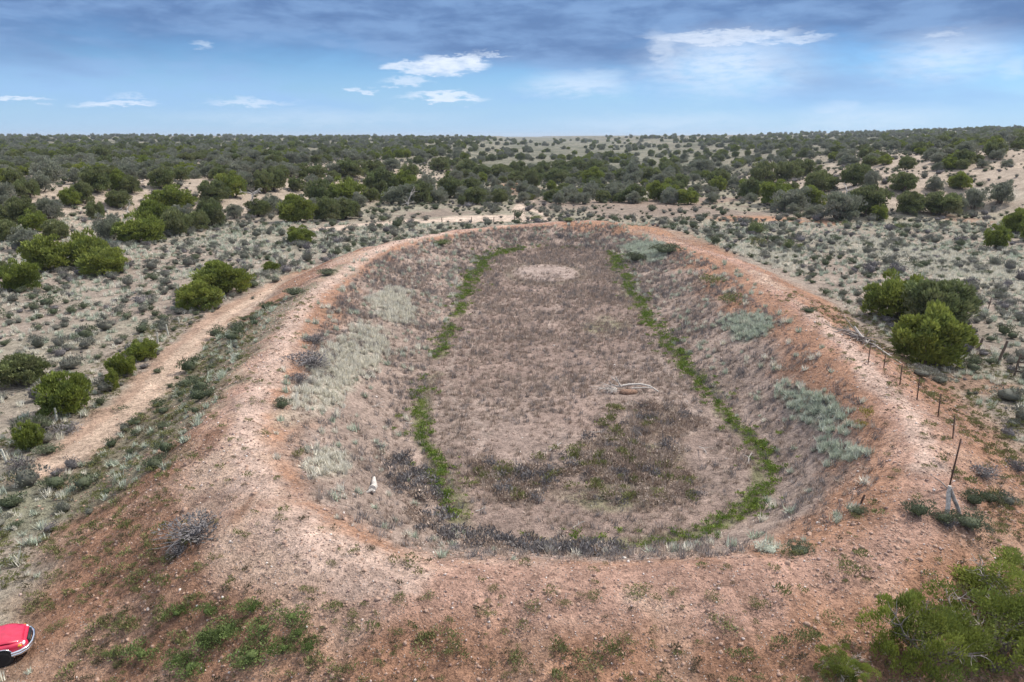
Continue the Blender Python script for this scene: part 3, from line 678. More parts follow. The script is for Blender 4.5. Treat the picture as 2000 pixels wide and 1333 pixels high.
def ground_mat():
    m, t, p = new_mat('desert_soil')
    co = t.node('ShaderNodeTexCoord').outputs['Object']
    a = t.node('ShaderNodeAttribute', attribute_name='soil')
    peb = t.node('ShaderNodeAttribute', attribute_name='pebble')
    n1 = t.noise(co, 0.55, 5, 0.62, 0.3)
    n2 = t.noise(co, 3.4, 5, 0.65, 0.4)
    n3 = t.noise(co, 16.0, 4, 0.7)
    f = t.math('ADD', t.ramp(n1.outputs[0], 0.25, 0.75, 0.84, 1.16), t.math('ADD', t.ramp(n2.outputs[0], 0.28, 0.72, -0.26, 0.26), t.ramp(n3.outputs[0], 0.32, 0.68, -0.26, 0.26)))
    n4 = t.noise(co, 6.5, 2, 0.5, 0.6)
    pit_shade = t.ramp(n4.outputs[0], 0.50, 0.66, 1.0, 0.66)  # dark spots painted as the shade of small pits, colour only
    f = t.math('MULTIPLY', f, pit_shade)
    v = t.node('ShaderNodeVectorMath', operation='SCALE')
    t.put(v.inputs[0], a.outputs['Color']); t.put(v.inputs['Scale'], f)
    # grit: small stones, each cell its own tone
    vo = t.node('ShaderNodeTexVoronoi', feature='F1')
    vo.inputs['Scale'].default_value = 13.0
    t.put(vo.inputs['Vector'], co)
    sp = t.node('ShaderNodeSeparateColor')
    t.put(sp.inputs[0], vo.outputs['Color'])
    on = t.math('MULTIPLY', t.ramp(vo.outputs['Distance'], 0.34, 0.22), t.math('GREATER_THAN', sp.outputs[0], 0.62))
    on = t.math('MULTIPLY', on, peb.outputs['Fac'])
    gc = t.mix(t.ramp(sp.outputs[1], 0.2, 0.95), (0.16, 0.115, 0.10, 1), (0.60, 0.53, 0.49, 1))
    c = t.mix(t.math('MULTIPLY', on, 0.75), v.outputs[0], gc)
    t.put(p.inputs['Base Color'], c)
    p.inputs['Roughness'].default_value = 0.95
    p.inputs['Specular IOR Level'].default_value = 0.15
    b = t.node('ShaderNodeBump')
    b.inputs['Strength'].default_value = 0.9
    b.inputs['Distance'].default_value = 0.22
    hgt = t.math('ADD', t.math('MULTIPLY', n2.outputs[0], 1.0), t.math('ADD', t.math('MULTIPLY', n3.outputs[0], 0.45), t.math('MULTIPLY', on, 0.25)))
    t.put(b.inputs['Height'], hgt)
    t.l.new(b.outputs[0], p.inputs['Normal'])
    return m


M['ground'] = ground_mat()

# ------------------------------------------------------------------ the ground sheet
def axis(lo, hi, d0, d1, step, g):
    mid = list(np.arange(d0, d1, step))
    up = []; st = step; v = mid[-1]
    while v < hi:
        st *= g; v += st; up.append(v)
    dn = []; st = step; v = mid[0]
    while v > lo:
        st *= g; v -= st; dn.append(v)
    return np.array(dn[::-1] + mid + up)


gx = axis(-6500, 6500, -34, 36, 0.24, 1.032)
gy1 = axis(-300, 13, 13, 13.3, 0.24, 1.06)
gy1 = gy1[gy1 < 13.1]
gy2 = np.arange(13.24, 62, 0.24)
gy3 = axis(62, 9000, 62, 132, 0.42, 1.026)
gy3 = gy3[gy3 > 62.05]
gy = np.concatenate([gy1, gy2, gy3])
X, Y = np.meshgrid(gx, gy)
shape = X.shape
x = X.ravel(); y = Y.ravel()
z, fs, fr, fu, fzc = height(x, y, True)
hl, hr, sl, sr = hills(x, y)
dist = np.hypot(x, y)
NW = fbm(x / 2.2, y / 2.2, 51, 4)          # edge wobble
NB = fbm(x / 11, y / 11, 52, 4)
NS = fbm(x / 0.7, y / 0.7, 53, 3)


def track_mask(name, xx, yy, wob):
    m = np.zeros(xx.shape)
    for pts, hw in TRACKS[name]:
        d = seg_dist(xx, yy, smooth_line(pts))[0]
        m = np.maximum(m, 1 - sm((d - hw * 0.55 + wob * hw * 1.3) / (hw * 0.75)))
    return m


def blob(xx, yy, name, wob, soft=0.5):
    m = np.zeros(xx.shape)
    for (cx, cy, ax, ay, rot) in PATCH[name]:
        c, s_ = math.cos(rot), math.sin(rot)
        px = ((xx - cx) * c + (yy - cy) * s_) / ax; py = (-(xx - cx) * s_ + (yy - cy) * c) / ay
        m = np.maximum(m, 1 - sm((np.hypot(px, py) - (1 - soft) + wob * 1.1) / soft))
    return m


def mixc(c, col, m):
    return c + (np.array(col)[None, :] - c) * m[:, None]


col = np.tile(np.array([0.315, 0.258, 0.215]), (len(x), 1))
col = mixc(col, (0.300, 0.275, 0.215), sm((NB + 0.12) / 0.3) * 0.8)                 # grassy soil
far = sm((dist - 110) / 60)
col = mixc(col, (0.285, 0.265, 0.200), far * 0.75)
farther = sm((dist - 230) / 140)                                  # valley grass
hill = np.maximum(sm(sl / 14), sm(sr / 16))
col = mixc(col, (0.40, 0.325, 0.262), hill * 0.9)
col = mixc(col, (0.165, 0.158, 0.118), farther * 0.85)
col = mixc(col, (0.075, 0.085, 0.055), farther * sm((fbm(x / 14, y / 14, 57, 4) + 0.02) / 0.16) * 0.75)
col = mixc(col, (0.300, 0.185, 0.130), (blob(x, y, 'redsoil', NW + NB)) * 0.8)
col = mixc(col, (0.255, 0.200, 0.165), blob(x, y, 'bareflat', NW + NB) * 0.85)
ca = -fs
tt = np.clip(ca / (ca + np.maximum(fr, 0) + 1e-6), 0, 1)
# berm
outer = sm((7.5 + NB * 5 + NW * 2 - fs) / 2.5) * (fs > 0)
redberm = np.where(fs > 0, outer, 1.0) * np.clip(fzc / 1.2, 0.25, 1)
col = mixc(col, (0.375, 0.213, 0.140), redberm)
near = sm((30 - y) / 8)
dark = sm((NB * 0.7 + NW * 0.6 + 0.12) / 0.3) * outer
col = mixc(col, (0.265, 0.148, 0.096), dark * 0.7 * (fs > 0.8))
rillc = fbm(fu * 0.8, fs * 0.12, 61, 3)
col = mixc(col, (0.42, 0.28, 0.205), sm((rillc - 0.02) / 0.2) * outer * 0.55)
cw = np.where(x > 8, 0.3, np.where(y > 27, 0.55, 0.85))
crestm = 1 - sm((np.abs(fs - 0.4 + NW * 1.8) - cw) / 1.4)
col = mixc(col, (0.235, 0.130, 0.085), sm((-rillc - 0.03) / 0.2) * outer * sm((fs - 0.8) / 1.5) * 0.45)
crestm = crestm * np.clip(fzc / 1.4, 0.0, 1)
col = mixc(col, (0.430, 0.272, 0.212), crestm * 0.9)
col = mixc(col, (0.52, 0.39, 0.30), crestm * sm((NB * 1.2 + NS * 0.5 + 0.02) / 0.3) * 0.75)
# inner slopes
inn = sm((tt - np.where(x > 8, 0.34, 0.14) + NW * 0.4) / 0.25) * (fs < 0)
col = mixc(col, (0.330, 0.262, 0.225), inn * 0.9)
bedm = sm((1.2 - fr + NW * 2) / 2.0) * (fs < 0)
col = mixc(col, (0.285, 0.212, 0.180), bedm)
col = mixc(col, (0.345, 0.268, 0.230), bedm * sm((NB + 0.02) / 0.25) * 0.8)
col = mixc(col, (0.235, 0.175, 0.135), bedm * blob(x, y, 'bedbrown', NW) * 0.8)
col = mixc(col, (0.25, 0.235, 0.15), bedm * blob(x, y, 'bedgreen', NW) * 0.8)
pan = blob(x, y, 'pan', NW * 0.3, 0.25)
pand = 0
for (cx, cy, ax_, ay_, rot) in PATCH['pan']:
    q = np.hypot((x - cx) / ax_, (y - cy) / ay_)
    pand = np.exp(-((q - 1.05) / 0.14) ** 2)
col = mixc(col, (0.36, 0.285, 0.25), pan * 0.85)
col = mixc(col, (0.19, 0.165, 0.12), pand * 0.7)
col = mixc(col, (0.33, 0.35, 0.27), blob(x, y, 'paleslope', NW) * 0.8)
col = mixc(col, (0.215, 0.215, 0.150), blob(x, y, 'greenfoot', NW) * 0.75)
col = mixc(col, (0.46, 0.425, 0.35), blob(x, y, 'palegrass', NW) * 0.75)
ringd = np.abs(fr + 0.1 + NW * 1.2)
ringm = (1 - sm((ringd - 0.15) / 0.5)) * sm((fbm(x / 4, y / 4, 71, 3) + 0.18) / 0.2)
col = mixc(col, (0.14, 0.155, 0.065), ringm * 0.75)
# tracks
road = np.maximum(track_mask('road', x, y, NW), track_mask('far_road', x, y, NW * 0.6))
col = mixc(col, (0.430, 0.295, 0.220), road * 0.9)
col = mixc(col, (0.56, 0.43, 0.335), track_mask('ruts', x, y, NW * 0.5 + NS * 0.4) * 0.7)
col = mixc(col, (0.62, 0.51, 0.42), track_mask('far_road', x, y, NW * 0.5) * 0.8)
col = mixc(col, (0.58, 0.43, 0.355), track_mask('crest_path', x, y, NW + NS * 1.2) * 0.85)
col = mixc(col, (0.41, 0.33, 0.285), track_mask('tyre_marks', x, y, NS * 0.6) * 0.6)
col = mixc(col, (0.40, 0.225, 0.140), blob(x, y, 'redmound', NW) * 0.9)
col = mixc(col, (0.20, 0.105, 0.065), blob(x, y, 'gully_shade', NW) * 0.7)  # dark streaks painted for the shade in the bank's notch, no relief
col = col * (1 + 0.62 * NS[:, None] + 0.30 * NW[:, None])
col = np.clip(col, 0.02, 0.8)
pebble = np.clip(0.25 + 0.75 * np.maximum(redberm * (fs > -3), crestm) + 0.2 * bedm, 0, 1)

G = height  # for normals
idx = np.arange(len(x)).reshape(shape)
q = np.stack([idx[:-1, :-1], idx[:-1, 1:], idx[1:, 1:], idx[1:, :-1]], -1).reshape(-1, 4)
Z = z.reshape(shape)
dzy, dzx = np.gradient(Z, gy, gx)
NRM = np.stack([-dzx, -dzy, np.ones(shape)], -1).reshape(-1, 3)
NRM /= np.linalg.norm(NRM, axis=1)[:, None]
qm = q[:, 0]
bed_zone = (fr < 0.4) & (fs < 0)
berm_zone = ((fs < 6.8) & ~bed_zone) & (fzc > 0.7)
road_zone = road > 0.5
zone = np.where(bed_zone, 1, np.where(berm_zone, 2, np.where(road_zone, 3, 0)))
zf = zone[qm]


def sheet(name, sel, label, cat):
    qq = q[sel]
    used, inv = np.unique(qq, return_inverse=True)
    me = bpy.data.meshes.new(name)
    nv, nq = len(used), len(qq)
    me.vertices.add(nv)
    me.vertices.foreach_set('co', np.stack([x[used], y[used], z[used]], 1).astype(np.float32).ravel())
    me.loops.add(nq * 4)
    me.loops.foreach_set('vertex_index', inv.reshape(-1).astype(np.int32))
    me.polygons.add(nq)
    me.polygons.foreach_set('loop_start', np.arange(0, nq * 4, 4, dtype=np.int32))
    me.update(calc_edges=True)
    a = me.attributes.new('soil', 'FLOAT_COLOR', 'POINT')
    a.data.foreach_set('color', np.concatenate([col[used], np.ones((nv, 1))], 1).astype(np.float32).ravel())
    a = me.attributes.new('pebble', 'FLOAT', 'POINT')
    a.data.foreach_set('value', pebble[used].astype(np.float32))
    me.polygons.foreach_set('use_smooth', np.ones(nq, bool))
    me.normals_split_custom_set_from_vertices(NRM[used].astype(np.float32).tolist())
    me.materials.append(M['ground'])
    o = bpy.data.objects.new(name, me)
    o['kind'] = 'structure'; o['label'] = label; o['category'] = cat
    COL.objects.link(o)
    return o


sheet('ground', zf == 0, 'tan and grey soil plain with low hills reaching the horizon', 'ground')
sheet('pond_bed', zf == 1, 'dry brown floor of the empty stock pond', 'pond bed')
sheet('embankment', zf == 2, 'reddish earth bank running round the dry pond', 'earth bank')
sheet('dirt_road', zf == 3, 'pale tan dirt road passing left of the pond and on behind it', 'dirt road')

# bilinear sampling of the ground as it is meshed, so plants and posts stand on the surface
def surf(px, py):
    px = np.asarray(px, float); py = np.asarray(py, float)
    i = np.clip(np.searchsorted(gx, px) - 1, 0, len(gx) - 2); j = np.clip(np.searchsorted(gy, py) - 1, 0, len(gy) - 2)
    tx = (px - gx[i]) / (gx[i + 1] - gx[i]); ty = (py - gy[j]) / (gy[j + 1] - gy[j])
    return (Z[j, i] * (1 - tx) + Z[j, i + 1] * tx) * (1 - ty) + (Z[j + 1, i] * (1 - tx) + Z[j + 1, i + 1] * tx) * ty


def gz(px, py):
    return float(surf([px], [py])[0])


# ------------------------------------------------------------------ mesh makers
def mesh_from(name, parts):
    """parts: list of (verts (n,3), faces (m,k), material index, tone per face or None)"""
    me = bpy.data.meshes.new(name)
    vs = np.concatenate([np.asarray(p[0], float) for p in parts])
    off = 0; loops = []; starts = []; mi = []; tone = []; ls = 0
    for v, f, m_, tn in parts:
        f = np.asarray(f, np.int64)
        loops.append((f + off).ravel()); k = f.shape[1]
        starts.append(ls + np.arange(len(f)) * k); ls += f.size
        mi.append(np.full(len(f), m_)); tone.append(np.full(len(f), 0.5) if tn is None else np.asarray(tn))
        off += len(v)
    loops = np.concatenate(loops); starts = np.concatenate(starts); mi = np.concatenate(mi); tone = np.concatenate(tone)
    me.vertices.add(len(vs)); me.vertices.foreach_set('co', vs.astype(np.float32).ravel())
    me.loops.add(len(loops)); me.loops.foreach_set('vertex_index', loops.astype(np.int32))
    me.polygons.add(len(starts)); me.polygons.foreach_set('loop_start', starts.astype(np.int32))
    me.polygons.foreach_set('material_index', mi.astype(np.int32))
    me.update(calc_edges=True)
    a = me.attributes.new('tone', 'FLOAT', 'FACE'); a.data.foreach_set('value', tone.astype(np.float32))
    me.validate()
    return me


def with_mats(me, *ms):
    for k in ms:
        me.materials.append(M[k] if isinstance(k, str) else k)
    return me


def norm(v):
    return v / (np.linalg.norm(v, axis=-1, keepdims=True) + 1e-9)


def sprays(rng, c, d, L, W):
    """pointed leaf sprays: a diamond per spray, random roll"""
    n = len(c)
    d = norm(d)
    a = norm(np.cross(d, norm(rng.normal(size=(n, 3)))))
    L = np.asarray(L).reshape(-1, 1); W = np.asarray(W).reshape(-1, 1)
    v = np.stack([c - d * L * 0.3, c + a * W * 0.5 + d * L * 0.12, c + d * L * 0.7, c - a * W * 0.5 + d * L * 0.12], 1).reshape(-1, 3)
    f = np.arange(n * 4).reshape(n, 4)
    return v, f


def tube(pts, rad, sides=6):
    pts = np.array(pts, float); n = len(pts); vs = []
    for i in range(n):
        d = norm(pts[min(i + 1, n - 1)] - pts[max(i - 1, 0)])
        a = np.cross(d, (0.13, 0.31, 0.94)); a = a / (np.linalg.norm(a) + 1e-9) if np.linalg.norm(a) > 1e-3 else np.array((1, 0, 0))
        b = np.cross(d, a)
        for k in range(sides):
            t = 2 * math.pi * k / sides
            vs.append(pts[i] + (a * math.cos(t) + b * math.sin(t)) * rad[i])
    f = []
    for i in range(n - 1):
        for k in range(sides):
            k2 = (k + 1) % sides
            f.append((i * sides + k, i * sides + k2, (i + 1) * sides + k2, (i + 1) * sides + k))
    b0 = len(vs); vs.append(pts[0]); vs.append(pts[-1])
    for k in range(sides):
        k2 = (k + 1) % sides
        f.append((b0, k2, k, k)); f.append((b0 + 1, (n - 1) * sides + k, (n - 1) * sides + k2, (n - 1) * sides + k2))
    return np.array(vs), f


def tubes(lst, mat=0, sides=6):
    """several tubes as one list of parts (quads and cap triangles kept apart)"""
    out_ = []
    for pts, rad in lst:
        v, f = tube(pts, rad, sides)
        qd = np.array([k for k in f if k[2] != k[3]]); tr = np.array([k[:3] for k in f if k[2] == k[3]])
        out_.append((v, qd, mat, None)); out_.append((v, tr, mat, None))
    return out_


def limb(rng, p0, d, L, r0, bend=0.3, n=5, r1=0.25):
    pts = [np.array(p0, float)]; d = norm(np.array(d, float)); rad = [r0]
    for i in range(1, n):
        d = norm(d + rng.normal(size=3) * bend * 0.5)
        pts.append(pts[-1] + d * L / (n - 1)); rad.append(r0 * (1 - (1 - r1) * i / (n - 1)))
    return np.array(pts), rad


def ico(sub=1):
    import bmesh
    bm = bmesh.new(); bmesh.ops.create_icosphere(bm, subdivisions=sub, radius=1.0)
    v = np.array([p.co[:] for p in bm.verts]); f = np.array([[p.index for p in fc.verts] for fc in bm.faces]); bm.free()
    return v, f


ICO1, ICO2, ICO3 = ico(1), ico(2), ico(3)


def juniper_parts(seed, wide, tall, nl=60, ns=62, gap=0.0, leaf=1.0, flame=0.9):
    """unit juniper (1 m wide, 1 m tall box scaled to wide/tall): lobed, dense, uneven crown + forked trunk"""
    rng = np.random.default_rng(seed)
    cs = []; rs = []
    stems = rng.uniform(-1, 1, size=(rng.integers(4, 7), 2)) * 0.20
    for i in range(nl):
        a = rng.uniform(0, 2 * math.pi); e = math.asin(rng.uniform(-0.95, 1.0))
        rr = rng.uniform(0.58, 1.0)
        lump = 1.0 + 0.20 * math.sin(2 * a + seed) + 0.14 * math.sin(3 * a + 1.7 * seed + 2 * e)
        ce = math.cos(e) if e > 0 else 0.72 + 0.28 * math.cos(e)
        cx = math.cos(a) * ce * rr * lump * 0.40 * wide; cy = math.sin(a) * ce * rr * lump * 0.40 * wide
        cz = tall * (0.44 + (0.40 if e > 0 else 0.34) * math.sin(e) * rr * (0.85 + 0.28 * math.sin(a * 2 + seed * 2.3)))
        cs.append((cx, cy, cz)); rs.append(rng.uniform(0.085, 0.155) * (wide + tall) / 2)
    for i in range(15):                                  # skirt: foliage down to the ground
        a = 6.283 * (i + rng.uniform(-0.4, 0.4)) / 15
        rr = rng.uniform(0.20, 0.36) * (1.0 + 0.20 * math.sin(2 * a + seed)) * wide
        cs.append((math.cos(a) * rr, math.sin(a) * rr, rng.uniform(0.08, 0.19) * tall)); rs.append(rng.uniform(0.09, 0.14) * (wide + tall) / 2)
    nl = len(cs)
    cs = np.array(cs); rs = np.array(rs)
    if gap:
        keep = rng.uniform(size=nl) > gap
        cs = cs[keep]; rs = rs[keep]
    P = []; Dn = []; tone = []
    for c, r in zip(cs, rs):
        n = norm(rng.normal(size=(ns, 3)))
        n[:, 2] = np.where(n[:, 2] < -0.3, -n[:, 2], n[:, 2])
        p = c + n * r * rng.uniform(0.55, 1.05, size=(ns, 1)) * np.array([1, 1, 1.15])
        P.append(p)
        outw = norm(c - np.array([0, 0, tall * 0.35]))
        Dn.append(n * 0.55 + outw * 0.35 + np.array([0, 0, flame]) + rng.normal(size=(ns, 3)) * 0.35)
        tone.append(np.clip(rng.normal(0.5, 0.2, ns) + rng.normal(0, 0.14), 0, 1))
    P = np.concatenate(P); Dn = np.concatenate(Dn); tone = np.concatenate(tone)
    P[:, 2] = np.maximum(P[:, 2], 0.04)
    sc = (wide + tall) / 2
    L = rng.uniform(0.055, 0.125, len(P)) * sc * leaf; Wd = L * rng.uniform(0.30, 0.52, len(P))
    v, f = sprays(rng, P, Dn, L, Wd)
    # inner fill so that the crown is not see-through
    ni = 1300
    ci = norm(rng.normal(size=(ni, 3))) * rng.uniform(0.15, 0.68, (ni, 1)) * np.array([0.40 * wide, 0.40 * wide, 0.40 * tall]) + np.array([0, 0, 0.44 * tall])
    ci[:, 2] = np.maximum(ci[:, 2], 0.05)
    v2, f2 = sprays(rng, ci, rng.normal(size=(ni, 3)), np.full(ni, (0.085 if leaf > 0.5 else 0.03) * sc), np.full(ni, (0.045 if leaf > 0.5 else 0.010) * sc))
    crown = [(v, f, 0, tone), (v2, f2, 0, rng.uniform(0.1, 0.5, ni))]  # inner leaves toned darker to paint the shade inside the crown
    allv = np.concatenate([k_[0] for k_ in crown])
    ex = np.percentile(allv, 99.6, axis=0) - np.percentile(allv, 0.4, axis=0)
    fit = np.array([wide / ex[0], wide / ex[1], tall / np.percentile(allv[:, 2], 99.6)])
    crown = [(k_[0] * fit,) + k_[1:] for k_ in crown]
    tb = []
    for sx, sy in stems:
        tb.append(limb(rng, (sx * 0.3 * wide, sy * 0.3 * wide, -0.15), (sx * 2, sy * 2, 1.2), tall * 0.72, 0.045 * sc, 0.35, 6, 0.2))
    for i in range(7):
        a = rng.uniform(0, 6.28)
        tb.append(limb(rng, (0, 0, tall * 0.15), (math.cos(a), math.sin(a), 0.6), wide * 0.42, 0.022 * sc, 0.4, 4, 0.2))
    return crown, tubes(tb, 1, 5)


def bush_parts(seed, wide, tall, n=260, leaf=0.11, spiky=0.7, core=0.0, mat=0):
    rng = np.random.default_rng(seed)
    nl = 9
    a = rng.uniform(0, 6.28, nl); rr = np.sqrt(rng.uniform(0, 1, nl)) * 0.34 * wide
    cs = np.stack([np.cos(a) * rr, np.sin(a) * rr, rng.uniform(0.25, 0.62, nl) * tall], 1)
    k = rng.integers(0, nl, n)
    nn = norm(rng.normal(size=(n, 3))); nn[:, 2] = np.abs(nn[:, 2]) * 1.0 - 0.15
    P = cs[k] + nn * np.array([0.24 * wide, 0.24 * wide, 0.36 * tall]) * rng.uniform(0.5, 1.05, (n, 1))
    P[:, 2] = np.maximum(P[:, 2], 0.02)
    Dn = nn * 0.6 + np.array([0, 0, spiky]) + rng.normal(size=(n, 3)) * 0.35
    L = rng.uniform(0.6, 1.4, n) * leaf * (wide + tall); Wd = L * rng.uniform(0.28, 0.5, n)
    v, f = sprays(rng, P, Dn, L, Wd)
    if not core:
        return [(v, f, mat, np.clip(rng.normal(0.5, 0.22, n), 0, 1))]
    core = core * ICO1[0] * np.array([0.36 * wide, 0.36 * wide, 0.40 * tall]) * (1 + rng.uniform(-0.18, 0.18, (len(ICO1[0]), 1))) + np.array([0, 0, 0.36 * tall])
    return [(v, f, mat, np.clip(rng.normal(0.5, 0.22, n), 0, 1)), (core, ICO1[1], mat, np.full(len(ICO1[1]), 0.25))]  # core faces get a darker tone, shade painted into the bush middle


def tuft_parts(seed, wide, tall, n=22, width=0.03, droop=0.5):
    rng = np.random.default_rng(seed)
    a = rng.uniform(0, 6.28, n); lean = rng.uniform(0.1, 1.0, n)
    b = np.stack([rng.normal(0, 0.12 * wide, n), rng.normal(0, 0.12 * wide, n), np.full(n, -0.02)], 1)
    tip = b + np.stack([np.cos(a) * lean * wide * 0.5, np.sin(a) * lean * wide * 0.5, tall * (1 - droop * lean) * rng.uniform(0.7, 1.1, n)], 1)
    sd = np.stack([-np.sin(a), np.cos(a), np.zeros(n)], 1) * width / 2
    v = np.stack([b - sd, b + sd, tip], 1).reshape(-1, 3)
    return [(v, np.arange(n * 3).reshape(n, 3), 0, np.clip(rng.normal(0.5, 0.25, n), 0, 1))]


def stone_parts(seed, base=ICO1, squash=0.6, rough=0.28):
    rng = np.random.default_rng(seed)
    v, f = base
    v = v * (1 + rng.uniform(-rough, rough, (len(v), 1))) * np.array([rng.uniform(0.8, 1.2), rng.uniform(0.7, 1.1), squash])
    for k in range(3):                                    # a few broken faces
        nrm = norm(rng.normal(size=3)); dcut = rng.uniform(0.5, 0.8)
        over = v @ nrm - dcut
        v = v - np.where(over > 0, over, 0)[:, None] * nrm
    return [(v * 0.5 + np.array([0, 0, 0.12]), f, 0, None)]


# ------------------------------------------------------------------ object helpers
def link(name, me, parent=None, loc=None, rot=None, scale=None):
    o = bpy.data.objects.new(name, me)
    if parent is not None:
        o.parent = parent
    if loc is not None:
        o.location = loc
    if rot is not None:
        o.rotation_euler = rot
    if scale is not None:
        o.scale = scale
    COL.objects.link(o)
    return o


def tag(o, label, cat, group=None, kind=None):
    o['label'] = label; o['category'] = cat
    if group:
        o['group'] = group
    if kind:
        o['kind'] = kind
    return o


def thing(name, label, cat, loc, rz=0.0, group=None, scale=None):
    return tag(link(name, None, None, loc, (0, 0, rz), scale), label, cat, group)


def scatter(name, label, cat, px, py, protos, scl, tilt=0.12, sink=0.0, seed=0, pick=None, hs=None):
    """stuff: many small copies of the prototype meshes standing on the ground (instances on points)"""
    rng = np.random.default_rng(seed)
    n = len(px)
    pz = surf(px, py) - sink * np.asarray(scl)
    me = bpy.data.meshes.new(name)
    me.vertices.add(n)
    me.vertices.foreach_set('co', np.stack([px, py, pz], 1).astype(np.float32).ravel())
    rot = np.stack([rng.normal(0, tilt, n), rng.normal(0, tilt, n), rng.uniform(0, 6.283, n)], 1)
    a = me.attributes.new('rot', 'FLOAT_VECTOR', 'POINT'); a.data.foreach_set('vector', rot.astype(np.float32).ravel())
    s3 = np.stack([scl, scl, np.asarray(scl) * (hs if hs is not None else rng.uniform(0.75, 1.25, n))], 1)
    a = me.attributes.new('scl', 'FLOAT_VECTOR', 'POINT'); a.data.foreach_set('vector', s3.astype(np.float32).ravel())
    a = me.attributes.new('pick', 'INT', 'POINT')
    a.data.foreach_set('value', (rng.integers(0, len(protos), n) if pick is None else pick).astype(np.int32))
    c = bpy.data.collections.new(name + '_kinds')
    for i, pm in enumerate(protos):
        c.objects.link(bpy.data.objects.new('%s_kind_%02d' % (name, i), pm))
    g = bpy.data.node_groups.new(name + '_scatter', 'GeometryNodeTree')
    g.interface.new_socket('Geometry', in_out='INPUT', socket_type='NodeSocketGeometry')
    g.interface.new_socket('Geometry', in_out='OUTPUT', socket_type='NodeSocketGeometry')
    gi = g.nodes.new('NodeGroupInput'); go = g.nodes.new('NodeGroupOutput')
    iop = g.nodes.new('GeometryNodeInstanceOnPoints')
    ci = g.nodes.new('GeometryNodeCollectionInfo')
    ci.inputs['Collection'].default_value = c
    ci.inputs['Separate Children'].default_value = True
    ci.inputs['Reset Children'].default_value = True
    def attr(nm, typ):
        k = g.nodes.new('GeometryNodeInputNamedAttribute'); k.data_type = typ
        k.inputs['Name'].default_value = nm
        return k.outputs['Attribute']
    e2r = g.nodes.new('FunctionNodeEulerToRotation')
    g.links.new(attr('rot', 'FLOAT_VECTOR'), e2r.inputs[0])
    g.links.new(gi.outputs[0], iop.inputs['Points'])
    g.links.new(ci.outputs[0], iop.inputs['Instance'])
    iop.inputs['Pick Instance'].default_value = True
    g.links.new(attr('pick', 'INT'), iop.inputs['Instance Index'])
    g.links.new(e2r.outputs[0], iop.inputs['Rotation'])
    g.links.new(attr('scl', 'FLOAT_VECTOR'), iop.inputs['Scale'])
    g.links.new(iop.outputs[0], go.inputs[0])
    o = link(name, me)
    md = o.modifiers.new('scatter', 'NODES'); md.node_group = g
    tag(o, label, cat, None, 'stuff')
    return o


def rand_pts(rng, n, x0, x1, y0, y1):
    return rng.uniform(x0, x1, n), rng.uniform(y0, y1, n)


def in_view(px, py, margin=4.0):
    return (np.abs(px) < (py + 6) * 0.735 + margin) & (py > 13)


def zone_at(px, py):
    s, r, u, zc = fields(px, py)
    a = -s
    t = np.clip(a / (a + np.maximum(r, 0) + 1e-6), 0, 1)
    return s, r, u, zc, t


def road_at(px, py):
    zero = np.zeros(px.shape)
    return np.maximum(track_mask('road', px, py, zero), track_mask('far_road', px, py, zero))


rng = np.random.default_rng(7)

# ------------------------------------------------------------------ junipers
def hash_seed(c):
    return {'b': 1000, 'd': 2000, 'g': 3000}[c]


KINDS = {'b': ('jun_olive', []), 'd': ('jun_dark', []), 'g': ('jun_grey', [])}
for st, nk in (('b', 4), ('d', 5), ('g', 4)):
    for i in range(nk):
        tall = 0.78 + 0.06 * (i % 3)
        cp, tp = juniper_parts(hash_seed(st) + i * 7, 1.0, tall, 62 if st != 'g' else 56, 120 if st != 'g' else 84,
                               0.0 if st == 'b' else (0.06 if st == 'd' else 0.16), 0.72 if st != 'g' else 0.66)
        mt = KINDS[st][0]
        crown = with_mats(mesh_from('juniper_crown', cp), mt)
        trunk = with_mats(mesh_from('juniper_trunk', [(v, f, 0, t) for v, f, m_, t in tp]), 'bark')
        whole = with_mats(mesh_from('juniper', cp + tp), mt, 'bark')
        KINDS[st][1].append((crown, trunk, whole, tall))

def bare_limbs(seed, wide, tall, n=9):
    r_ = np.random.default_rng(seed); lst = []
    for i in range(n):
        a = r_.uniform(0, 6.28)
        p, rd_ = limb(r_, (0, 0, tall * 0.25), (math.cos(a), math.sin(a), r_.uniform(0.35, 0.9)), wide * r_.uniform(0.42, 0.56), 0.014 * wide, 0.35, 6, 0.25)
        lst.append((p, rd_))
        for k in range(12):
            j = int(r_.integers(2, 6))
            lst.append(limb(r_, p[j], norm(p[j] - p[j - 1]) + r_.normal(size=3) * 0.7, wide * r_.uniform(0.08, 0.22), 0.006 * wide, 0.5, 4, 0.3))
    return tubes(lst, 0, 5)



NEAR = []
for i in range(3):
    cp, tp = juniper_parts(4100 + i * 7, 1.0, 0.8, 46, 420, 0.46, 0.34, 1.1)
    NEAR.append((with_mats(mesh_from('juniper_crown', cp), 'jun_olive'), with_mats(mesh_from('juniper_trunk', [(v, f, 0, t) for v, f, m_, t in tp]), 'bark'), None, 0.8))

trees = []          # x, y, wide, tall, style, label


LANDMARKS = []
USED = {}


